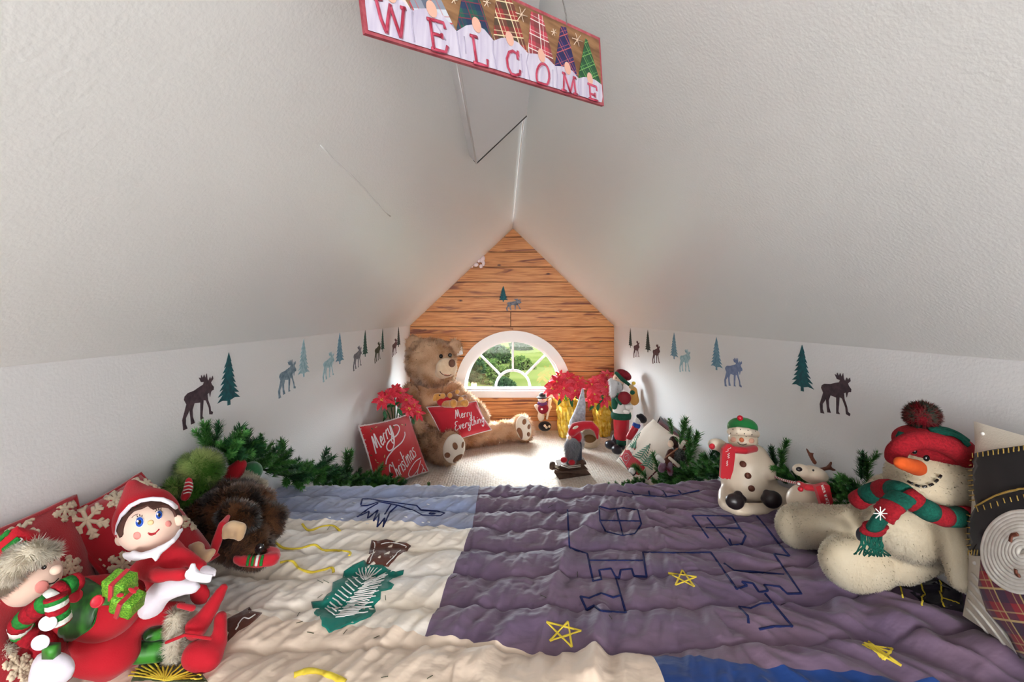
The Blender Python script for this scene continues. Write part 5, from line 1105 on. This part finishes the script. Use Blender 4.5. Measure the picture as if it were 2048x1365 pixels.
stripes('scarf_tail', [at(*S6(*p), d) for p, d in (((640, 470), .83), ((580, 520), .82), ((530, 580), .83), ((490, 640), .85))], .022, [m_sg, m_sr, m_sg, m_sr], t, 7, None, 14, .5)
fr = MB()
for k in range(26):
    x0 = 430+k*4; p0 = at(*S6(x0+10, 640+k*.5), .85); fr.add(tube([p0, p0+V((random.gauss(0, .006), -.004, -.02)), p0+V((random.gauss(0, .014), 0, -.042))], .0016, 4))
put('fringe', fr.vf, m_sg, t, kind='stuff')
tail = bpy.data.objects[[o.name for o in t.children if o.name.startswith('scarf_tail')][0]]
sf = MB(); c0 = at(*S6(533, 550), .80)
for k in range(4): a = PI*k/4; sf.add(tube([c0+V((math.cos(a), 0, math.sin(a)))*.012, c0-V((math.cos(a), 0, math.sin(a)))*.012], .001, 5))
put('embroidered_flake', sf.vf, m_thread, t); put('belly_button', E(1722, 1069, .96, 10, 14, 5), m_blk, t)
# ---- snowman pillow
m_quiltw = mat('cream_cotton', (228, 220, 206), (218, 208, 192), scale=8, rough=.9, bump=.4, bscale=300)
q = [V((.882, .845, .803)), V((.905, .44, .80)), V((.90, .42, .37)), at(1925, 1232, .868)]
pw = put('snowman_pillow', pillow_vf(q, .13, n=34, pull=.05, wr=.006), m_quiltw, loc=(.89, .65, .37), bv=True); tag(pw, 'cream pillow showing a snowman with black felt hat and plaid scarf, right edge', 'pillow')
m_bfelt = mat('black_felt_hat', (22, 18, 20), rough=.95, sheen=.2); m_goldst = mat('gold_stitch', (170, 140, 70), rough=.6); m_coil = mat('white_coil_cord', (232, 228, 220), (216, 210, 200), scale=60, rough=.9)
m_pls = plaid('scarf_plaid', (150, 24, 40), (24, 34, 66), (210, 180, 120), 22, .5, plane='YZ')
patch('felt_hat', pw, SL([(968, 290), (1000, 262), (1080, 245), (1227, 228), (1420, 225), (1420, 430), (1227, 430), (1120, 455), (1010, 520), (985, 400)]), m_bfelt, pw, .004, 9)
patch('hat_brim', pw, SL([(1010, 525), (1100, 475), (1227, 442), (1420, 440), (1420, 560), (1227, 545), (1120, 580), (1050, 650), (1030, 755), (990, 755), (962, 700), (968, 600)]), m_bfelt, pw, .006, 9)
patch('face', pw, oval(*S6(1235, 735), 86, 86), m_coil, pw, .004, 8)
strokes('face_coil', pw, [oval(*S6(1235, 735), r, r, 0, 40)+[oval(*S6(1235, 735), r, r, 0, 40)[0]] for r in range(10, 86, 7)], .0042, m_coil, pw, step=5, lift=1.1)
patch('plaid_scarf', pw, SL([(1035, 775), (1060, 840), (1120, 900), (1180, 925), (1227, 935), (1420, 900), (1420, 1400), (1260, 1330), (1200, 1240), (1160, 1130), (1060, 1020), (1022, 900)]), m_pls, pw, .005, 9)
strokes('body_coil', pw, [SL([(985-k*6+u*.9, 800+k*42+u*1.0+.0006*u*u) for u in range(0, 330, 30)]) for k in range(1, 10)], .0038, m_coil, pw, step=6, lift=.3)
st = []
for i in range(9): st.append(SL([(972+i*2, 300+i*24), (995+i*2, 296+i*24)]))
for i in range(14): st.append(SL([(1000+i*24, 262-i*3), (1002+i*24, 285-i*3)]))
for i in range(11): a = 1020+i*32; st.append(SL([(a, 520-i*9 if i < 4 else 478-(i-4)*6), (a+8, 545-i*9 if i < 4 else 503-(i-4)*6)]))
for i in range(7): st.append(SL([(966+(i-2)**2*.8, 560+i*30), (988+(i-2)**2*.6, 566+i*28)]))
for i in range(4): st.append(SL([(980+i*14, 756), (984+i*14, 728)]))
strokes('blanket_stitch', pw, st, .0011, m_goldst, pw, curve=False, lift=6)
strokes('hat_edging', pw, [SL([(1012, 520), (1120, 462), (1227, 436), (1400, 430)])], .0016, m_goldst, pw, lift=4)
strokes('eye', pw, [SL([(1195, 690), (1205, 660), (1230, 655)])], .003, m_choc, pw, lift=3.5); strokes('mouth', pw, [SL([(1222, 820), (1225, 845), (1240, 852)])], .003, m_choc, pw, lift=3.5)
for x, y in ((1028, 165), (970, 490), (950, 548), (990, 790), (950, 885)):
    h_ = hit(pw, *S6(x, y))
    if h_: put('pearl', ell(h_[0], (.0035,)*3, None, 10, 6), m_wfab, pw)
# ------------------------------------------------------------- welcome sign
Z0 = lambda p: cv(700, 0, 3.793, p)
Ls = .5
T0 = V((-.34527*Ls, 1.11778*Ls, CZ+.70420*Ls)); Au = V((.74034, .66004, .12742))*Ls; Bv = V((-.02265, -.03211, .24878))*Ls
nrm = Au.cross(Bv).normalized(); nrm = -nrm if nrm.y > 0 else nrm
m_frame = mat('sign_red_edge', (150, 60, 72), (176, 92, 100), scale=60, rough=.6)
bd = put('welcome_sign', prism([T0, T0+Au, T0+Au+Bv, T0+Bv], -nrm*.006), m_frame, smooth=False, loc=tuple(T0+Au*.5), bv=True)
tag(bd, 'long painted Welcome sign with gnomes hanging from cords under the ridge', 'sign')
m_wood = mat('sign_wood_print', (150, 112, 78), (110, 78, 54), scale=14, rough=.6, stretch=(1, 1, 6)); m_beard = mat('beard_print', (200, 194, 208), (178, 170, 192), scale=22, rough=.5, stretch=(5, 5, .6)); m_nose = mat('nose_print', (214, 166, 148), rough=.5)
m_let = mat('letter_print', (150, 34, 58), (190, 80, 104), scale=60, rough=.5); m_lets = mat('letter_shadow', (196, 150, 170), rough=.5); m_bl = mat('beard_line', (176, 168, 190), rough=.6)
i_ = .022
put('wood_panel', prism([T0+Au*i_*.5+Bv*i_*2, T0+Au*(1-i_*.5)+Bv*i_*2, T0+Au*(1-i_*.5)+Bv*(1-i_*2), T0+Au*i_*.5+Bv*(1-i_*2)], nrm*.0006), m_wood, bd, smooth=False)
hats = [plaid('plaid_red_white', (150, 40, 50), (220, 214, 214), (30, 40, 60), 34, .5), plaid('plaid_blue_white', (190, 196, 206), (40, 54, 84), (180, 50, 50), 34, .5), plaid('plaid_green_navy', (24, 84, 70), (26, 34, 80), (120, 40, 60), 46, .4),
        plaid('plaid_red_green', (146, 44, 44), (44, 60, 44), (226, 210, 170), 42, .4), plaid('plaid_pink_red', (180, 60, 76), (96, 52, 50), (226, 214, 210), 42, .1), plaid('plaid_blue', (32, 32, 92), (26, 24, 70), (190, 90, 90), 50, .7), plaid('plaid_green', (18, 84, 44), (14, 66, 38), (120, 170, 90), 56, .7)]
def uv(px, py):   # photograph point to sign coordinates (u along, v up)
    d = V(((px-CX)/F, 1, -(py-CY)/F)); o = V((0, 0, CZ)); tt = (T0-o).dot(nrm)/d.dot(nrm); p = o+d*tt-T0
    return p.dot(Au)/Au.dot(Au), p.dot(Bv)/Bv.dot(Bv)
def dz(pts): return [(x, y-float(np.interp(x, [0, 125, 715, 1280, 1925], [0, 0, 24, 38, 6]))) for x, y in pts]   # the lens bends the long board slightly
def sp(u, v, lift): return T0+Au*min(max(u, .008), .992)+Bv*min(max(v, .03), .97)+nrm*lift
def flat(name, pts, m, lift, th=.0005, curve=False, label=None):
    pts = [uv(*p) for p in Z0(dz(pts))]; return put(name, prism([sp(*p, lift) for p in pts], nrm*th), m, bd, smooth=False, label=label)
VX = [(110, -150), (470, 92), (805, 250), (1085, 320), (1345, 410), (1550, 490), (1725, 570), (1900, 605)]
NX_ = [(300, -60), (610, 60), (950, 180), (1200, 282), (1440, 398), (1637, 478), (1806, 542)]
tips = [[(60, -420), (180, -420)], [(450, 20), (540, -60), (680, -20)], [(850, 0), (900, -60), (985, 0)], [(1110, 0), (1150, -30), (1225, 10), (1250, 60)], [(1375, 90), (1460, 115)], [(1600, 185), (1640, 190)], [(1785, 262), (1800, 275)]]
for i in range(7):
    a, b2 = VX[i], VX[i+1]; nx, ny = NX_[i]
    flat('gnome_hat', [a]+tips[i]+[b2, (nx, ny+30)], hats[i], .0008+.0001*i)
for i in range(7):
    a, b2 = VX[i], VX[i+1]; nx, ny = NX_[i]; yb = lambda x: 240+(x-125)*.311-6
    flat('gnome_beard', [(a[0], yb(a[0])), (a[0]-4, (a[1]+yb(a[0]))/2), a, (nx-(nx-a[0])*.5, ny+(a[1]-ny)*.25+8), (nx, ny+16), (nx+(b2[0]-nx)*.5, ny+(b2[1]-ny)*.35+8), b2, (b2[0]+6, (b2[1]+yb(b2[0]))/2), (b2[0], yb(b2[0]))], m_beard, .0016+.00012*i)
    u_, v_ = uv(*Z0(dz([(nx+4, ny+24)]))[0]); r = .032/(1+.3*i/7)
    put('gnome_nose', prism([sp(u_+.017*math.cos(q_)-.002*math.sin(q_), v_+.085*math.sin(q_), .003) for q_ in [2*PI*k/16 for k in range(16)]], nrm*.0006), m_nose, bd, smooth=False)
def sign_strokes(name, lines, r, m, lift=.0034):
    mb = MB()
    for ln in lines:
        P = [uv(*p) for p in Z0(dz(ln))]; mb.add(tube([sp(u, v, lift) for u, v in P], r, 6, .4, [nrm]*len(P)))
    return put(name, mb.vf, m, bd)
LT = {'W': [[(178, 0), (195, 15), (225, 150), (268, 262)], [(268, 262), (280, 160), (300, 45)], [(300, 60), (340, 190), (375, 298)], [(375, 298), (390, 180), (400, 75)], [(175, 0), (235, 5)], [(375, 68), (415, 80)]],
      'E': [[(598, 160), (612, 270), (625, 388)], [(575, 155), (640, 172), (700, 190), (712, 235)], [(612, 268), (650, 278), (685, 292)], [(685, 270), (690, 310)], [(605, 380), (660, 398), (715, 412), (728, 365)]],
      'L': [[(922, 285), (935, 390), (948, 492)], [(900, 282), (955, 298)], [(925, 488), (980, 505), (1032, 525), (1030, 465)]],
      'C': [[(1262, 465), (1255, 420), (1225, 400), (1195, 410), (1178, 460), (1185, 520), (1210, 572), (1245, 590), (1275, 575), (1278, 545)], [(1262, 400), (1264, 440)]],
      'O': [[(1450+48*math.cos(a)-8*math.sin(a), 572+90*math.sin(a)+10*math.cos(a)) for a in [2*PI*k/18 for k in range(19)]]],
      'M': [[(1612, 545), (1608, 700)], [(1612, 545), (1658, 690)], [(1658, 690), (1685, 570)], [(1685, 570), (1700, 730)], [(1592, 690), (1630, 705)], [(1685, 722), (1715, 735)], [(1598, 538), (1620, 545)], [(1680, 565), (1700, 572)]],
      'E2': [[(1803, 610), (1808, 690), (1815, 755)], [(1790, 605), (1855, 625), (1858, 655)], [(1808, 680), (1845, 690)], [(1845, 672), (1846, 706)], [(1800, 750), (1860, 768), (1866, 735)]]}
for i, (k, v) in enumerate(LT.items()):
    s_ = 1 if i < 4 else .9
    sign_strokes('letter', [[(x+9, y+5) for x, y in l] for l in v], .0021*s_, m_lets, .0031); o = sign_strokes('letter', v, .0024*s_, m_let, .0038); o['label'] = 'painted red letter '+k[0]
sign_strokes('beard_strand', [[(470, 100), (465, 200), (480, 330)], [(805, 255), (815, 350), (830, 450)], [(1080, 325), (1075, 400), (1105, 545)], [(1345, 415), (1330, 480), (1355, 640)], [(1555, 495), (1565, 560), (1560, 680)], [(1728, 575), (1720, 640), (1735, 740)], [(640, 180), (720, 320)], [(860, 290), (870, 420)], [(1290, 420), (1300, 560)], [(1530, 520), (1530, 650)]], .0012, m_bl, .0028)
m_sfl = mat('snowflake_print', (222, 200, 178), rough=.6)
for cx, cy, r in ((1300, 120, 46), (1722, 278, 40), (1545, 235, 22), (1040, 30, 30), (790, 12, 26)):
    sign_strokes('snowflake_print', [[(cx-r*math.cos(a), cy-r*1.3*math.sin(a)), (cx+r*math.cos(a), cy+r*1.3*math.sin(a))] for a in (0.2, .2+PI/3, .2+2*PI/3)], .0007, m_sfl, .0022)
m_cord = mat('grey_cord', (120, 116, 112), rough=.8)
top = T0+Bv+Au*.80
ry = top.y
for du, k in ((.80, 0), (.16, 1)):
    p = T0+Bv+Au*du; hook = V((XP, .86, ZR-.02)); put('cord', tube([p-Bv*.03, p+Bv*.1, hook], .0012, 5), m_cord, bd)
put('hook', tube([V((XP, .86, ZR-.005)), V((XP, .86, ZR-.022)), V((XP+.006, .86, ZR-.03)), V((XP+.01, .86, ZR-.022))], .002, 6), m_cord, bd)

# ------------------------------------------------------------- stencils
MOOSE = [(.05, .58), (.07, .64), (.16, .69), (.35, .71), (.52, .76), (.64, .79), (.67, .84), (.57, .85), (.5, .95), (.56, .93), (.58, .99), (.63, .92), (.67, .99), (.71, .91), (.76, 1), (.78, .88), (.82, .84), (.87, .92), (.9, .86), (.96, .93), (.98, .86), (.9, .8), (.93, .75), (1, .69), (.99, .63), (.93, .62), (.9, .6), (.87, .5), (.84, .6), (.78, .57), (.8, .45), (.88, .3), (.9, .2), (.97, .17), (.95, .12), (.85, .14), (.83, .28), (.73, .45), (.65, .47), (.63, .3), (.61, .15), (.66, .1), (.55, .09), (.55, .28), (.55, .44), (.36, .46), (.3, .34), (.31, .2), (.37, .07), (.26, .06), (.24, .2), (.21, .36), (.17, .3), (.1, .22), (.1, .1), (.15, .01), (.03, 0), (0, .2), (.07, .36), (.12, .48)]
rt = random.Random(4); TREE = [(.5, 1)]
lv = 8
rs = []
for k in range(lv): y = .93-.84*k/lv; w_ = .07+.40*(k+1)/lv; rs.append((y-.1, w_))
for y, w_ in rs: TREE += [(.5+w_+rt.uniform(-.03, .03), y+.0), (.5+w_*.55, y+.025)]
TREE += [(.56, .09), (.57, 0), (.45, 0), (.45, .09)]
for y, w_ in rs[::-1]: TREE += [(.5-w_*.55, y+.025), (.5-w_+rt.uniform(-.03, .03), y)]
STC = {'brown': ((84, 66, 74), (60, 48, 56)), 'teal': ((26, 96, 104), (30, 74, 84)), 'ice': ((178, 206, 214), (140, 178, 190)), 'greyblue': ((142, 162, 176), (96, 120, 136)), 'darkgreen': ((44, 84, 76), (60, 100, 90)), 'grey': ((132, 134, 142), (96, 98, 108)), 'olive': ((84, 88, 72), (60, 66, 54)), 'plum': ((92, 52, 58), (70, 40, 48)), 'black': ((40, 56, 52), (30, 44, 42)), 'sky': ((120, 160, 180), (92, 136, 160)), 'blue': ((134, 150, 186), (110, 128, 168))}
SM = {k: mat('stencil_'+k, a, b2, scale=70, rough=.7) for k, (a, b2) in STC.items()}
def stencil(wall, y0, y1, zb, h, shape, m, label):
    mir = False; pts = []
    pol = MOOSE if shape == 'moose' else TREE
    for u, v in pol:
        uu = u
        if wall == 'L': pts.append(V((XL+.0002, y0+(y1-y0)*uu, zb+h*v)))
        elif wall == 'R': pts.append(V((XR-.0002, y1-(y1-y0)*uu, zb+h*v)))
        else: pts.append(V((y0+(y1-y0)*uu, YB-.0045, zb+h*v)))
    off = {'L': (.0012, 0, 0), 'R': (-.0012, 0, 0), 'B': (0, -.002, 0)}[wall]
    c = sum(pts, V((0, 0, 0)))/len(pts)
    tag(put(shape+'_stencil', prism(pts, off), SM[m], smooth=False, loc=tuple(c)), label, 'wall decal', 'moose and tree stencils along the walls')
def wy(px, x): return abs(x)*F/abs(px-CX)
def LS(px0, px1, zc, h, shape, m, label): stencil('L', wy(px0, XL), wy(px1, XL), zc-h/2, h, shape, m, label)
def RS(px0, px1, zc, h, shape, m, label): stencil('R', wy(px1, XR), wy(px0, XR), zc-h/2, h, shape, m, label)
ORD = ['nearest', 'second', 'third', 'fourth', 'fifth', 'farthest']
for i, (a, b2, m) in enumerate(((364, 427, 'brown'), (556, 592, 'greyblue'), (645, 668, 'ice'), (706, 723, 'grey'), (749, 761, 'olive'), (784, 794, 'plum'))):
    LS(a, b2, 1-(801-CY)*wy((364+427)/2, XL)/F if i == 0 else .765, .135, 'moose', m, f'{m if m not in ("ice","greyblue") else {"ice":"pale ice blue","greyblue":"grey blue"}[m]} moose stencil, {ORD[i]} moose from the camera on the left wall')
for i, (a, b2, m) in enumerate(((432, 480, 'teal'), (594, 619, 'ice'), (670, 688, 'sky'), (724, 736, 'darkgreen'), (761, 769, 'darkgreen'), (793, 801, 'black'))):
    LS(a, b2, [.812, .828, .838, .838, .838, .838][i], .158, 'tree', m, f'{ {"ice":"pale ice blue","sky":"light blue","darkgreen":"dark green","black":"blackish green"}.get(m, m)} fir tree stencil, {ORD[i]} tree from the camera on the left wall')
ORD2 = ['nearest', 'second', 'third', 'fourth', 'farthest']
for i, (a, b2, m) in enumerate(((1640, 1703, 'brown'), (1449, 1485, 'blue'), (1359, 1381, 'ice'), (1305, 1320, 'plum'), (1267, 1279, 'plum'))):
    RS(a, b2, [.771, .76, .76, .758, .757][i], .133, 'moose', m, f'{ {"ice":"pale blue"}.get(m, m)} moose stencil, {ORD2[i]} moose from the camera on the right wall')
for i, (a, b2, m) in enumerate(((1582, 1629, 'teal'), (1421, 1446, 'sky'), (1340, 1357, 'sky'), (1290, 1302, 'black'), (1257, 1265, 'black'))):
    RS(a, b2, [.832, .83, .832, .833, .835][i], .15, 'tree', m, f'{ {"sky":"light blue","black":"blackish green"}.get(m, m)} fir tree stencil, {ORD2[i]} tree from the camera on the right wall')
k_ = YB/F
stencil('B', (996-CX)*k_, (1017-CX)*k_, CZ-(604-CY)*k_, 32*k_, 'tree', 'teal', 'small teal fir tree stencil on the pine planks above the window')
stencil('B', (1012-CX)*k_, (1043-CX)*k_, CZ-(622-CY)*k_, 25*k_, 'moose', 'grey', 'small grey moose stencil on the pine planks above the window')

# ------------------------------------------------------------- garlands
m_ndl = mat('pine_green', (34, 104, 40), (92, 150, 70), scale=9, rough=.6, spec=.3); m_ndl2 = mat('dark_pine_green', (20, 66, 36), (46, 104, 56), scale=9, rough=.6); m_wire = mat('green_wire', (40, 44, 30), rough=.8)
def sprig_mesh(seed, m):
    rnd = random.Random(seed); vs = []; fs = []
    for i in range(7):
        t_ = i/6; r_ = .02*(1-t_*.7)
        for k in range(3): a = 2*PI*k/3; vs.append((r_*math.cos(a)+.05*math.sin(t_*2+seed), r_*math.sin(a), t_))
    for i in range(6):
        for k in range(3): a, b_ = i*3+k, i*3+(k+1) % 3; fs.append((a, b_, b_+3, a+3))
    for i in range(210):
        t_ = rnd.random()**.8; a = rnd.random()*2*PI; up = .55+rnd.random()*.6; l = (.24+.14*rnd.random())*(1-.25*t_)
        d = V((math.cos(a), math.sin(a), up)).normalized(); p = V((.05*math.sin(t_*2+seed), 0, t_)); s_ = V((-math.sin(a), math.cos(a), 0))*.016
        k = len(vs); vs += [tuple(p-s_), tuple(p+s_), tuple(p+d*l*.6+s_*.8), tuple(p+d*l), tuple(p+d*l*.6-s_*.8)]; fs.append((k, k+1, k+2, k+3, k+4))
    me = bpy.data.meshes.new('sprig'); me.from_pydata(vs, [], fs); me.materials.append(m); return me
SPR = [sprig_mesh(i, (m_ndl, m_ndl, m_ndl2)[i % 3]) for i in range(6)]
def sprig(parent, base, p, d, s, rnd):
    p = V(p); p.x = min(max(p.x, XL+.045), XR-.045); d = V(d).normalized(); d.x = min(max(d.x, (XL+.04-p.x)/s), (XR-.04-p.x)/s); d.normalize()
    x, y, z = frame(d); R = Matrix((x, y, z)).transposed().to_4x4() @ Matrix.Rotation(rnd.random()*6.28, 4, 'Z')
    o = bpy.data.objects.new('sprig', SPR[rnd.randrange(6)]); link(o, parent); o.matrix_local = Matrix.Translation(V(p)-V(base)) @ R @ Matrix.Diagonal((s, s, s, 1))
def garland(label, path, xin, seed, extra, n_=270, s0=.08):
    rnd = random.Random(seed); P = [q_+V((xin*.03, 0, 0)) for q_ in smooth_line3([tuple(at(*p)) for p in path], 60)]; base = P[30].copy(); base.z = min(p.z for p in P)
    t = thing('pine_garland', label, 'garland', base, 'pine garlands along the two low walls'); put('wire', tube(P, .004, 6), m_wire, t)
    for i in range(n_):
        p = P[int(rnd.random()*60)]+V((rnd.gauss(0, .006),)*3); d = V((xin*rnd.uniform(.05, 1.2), rnd.uniform(-.9, .9), rnd.uniform(-.05, 1.1)))
        sprig(t, base, p, d, s0*rnd.uniform(.7, 1.1)*(.7 if (xin < 0 and p.y > 2.25) else .5 if (xin < 0 and 1.08 < p.y < 1.46) else 1), rnd)
    for x, y, dd, dx, dz, s_ in extra: sprig(t, base, at(x, y, dd), (dx, -.2, dz), s_, rnd)
garland('green artificial pine garland running along the left wall from quilt to carpet', [(430, 915, 1.24), (480, 930, 1.38), (545, 950, 1.58), (600, 958, 1.8), (650, 965, 2.05), (700, 968, 2.32), (745, 976, 2.42), (780, 985, 2.45)], 1, 5,
        [(425, 910, 1.22, -.7, .7, .09), (430, 905, 1.22, .2, 1, .085), (440, 900, 1.22, .9, .6, .09), (420, 905, 1.2, -.2, 1, .08), (455, 915, 1.25, .5, 1, .10), (410, 900, 1.2, -1, .3, .07), (490, 925, 1.36, .2, 1, .1), (520, 945, 1.45, .6, .9, .1), (548, 940, 1.55, .3, 1, .1), (550, 930, 1.6, -.3, 1, .09),
         (625, 955, 1.85, .8, .9, .12), (635, 940, 1.9, .5, 1, .1), (690, 955, 2.2, .1, 1, .13), (692, 945, 2.2, .3, 1, .11), (740, 965, 2.4, .6, .8, .12), (855, 985, 2.55, .1, .6, .06)], 200)
garland('green artificial pine garland running along the right wall from quilt to carpet', [(1255, 985, 2.5), (1300, 975, 2.42), (1350, 965, 2.25), (1400, 955, 2.05), (1450, 950, 1.84), (1510, 945, 1.68), (1560, 948, 1.52), (1640, 965, 1.32), (1700, 985, 1.2), (1745, 995, 1.12)], -1, 6,
        [(1370, 930, 2.15, .3, 1, .16), (1380, 910, 2.12, -.2, 1, .13), (1360, 890, 2.1, .1, 1, .13), (1320, 950, 2.3, -.4, 1, .12), (1300, 960, 2.4, -.8, .7, .12), (1440, 930, 1.85, -.3, 1, .1), (1430, 945, 1.9, -.7, .8, .1), (1520, 905, 1.68, .1, 1, .07), (1525, 895, 1.68, -.4, 1, .06), (1522, 915, 1.68, .5, .2, .06), (1570, 925, 1.5, .7, .7, .08),
         (1740, 975, 1.12, -.3, 1, .075), (1725, 960, 1.12, -.2, 1, .07), (1730, 950, 1.12, .4, 1, .06), (1720, 975, 1.15, -.9, .5, .07), (1405, 950, 2.0, .4, 1, .12), (1345, 870, 2.15, -.3, 1, .08), (1210, 985, 2.56, .2, .7, .06), (1195, 985, 2.58, -.5, .5, .05)], 290)
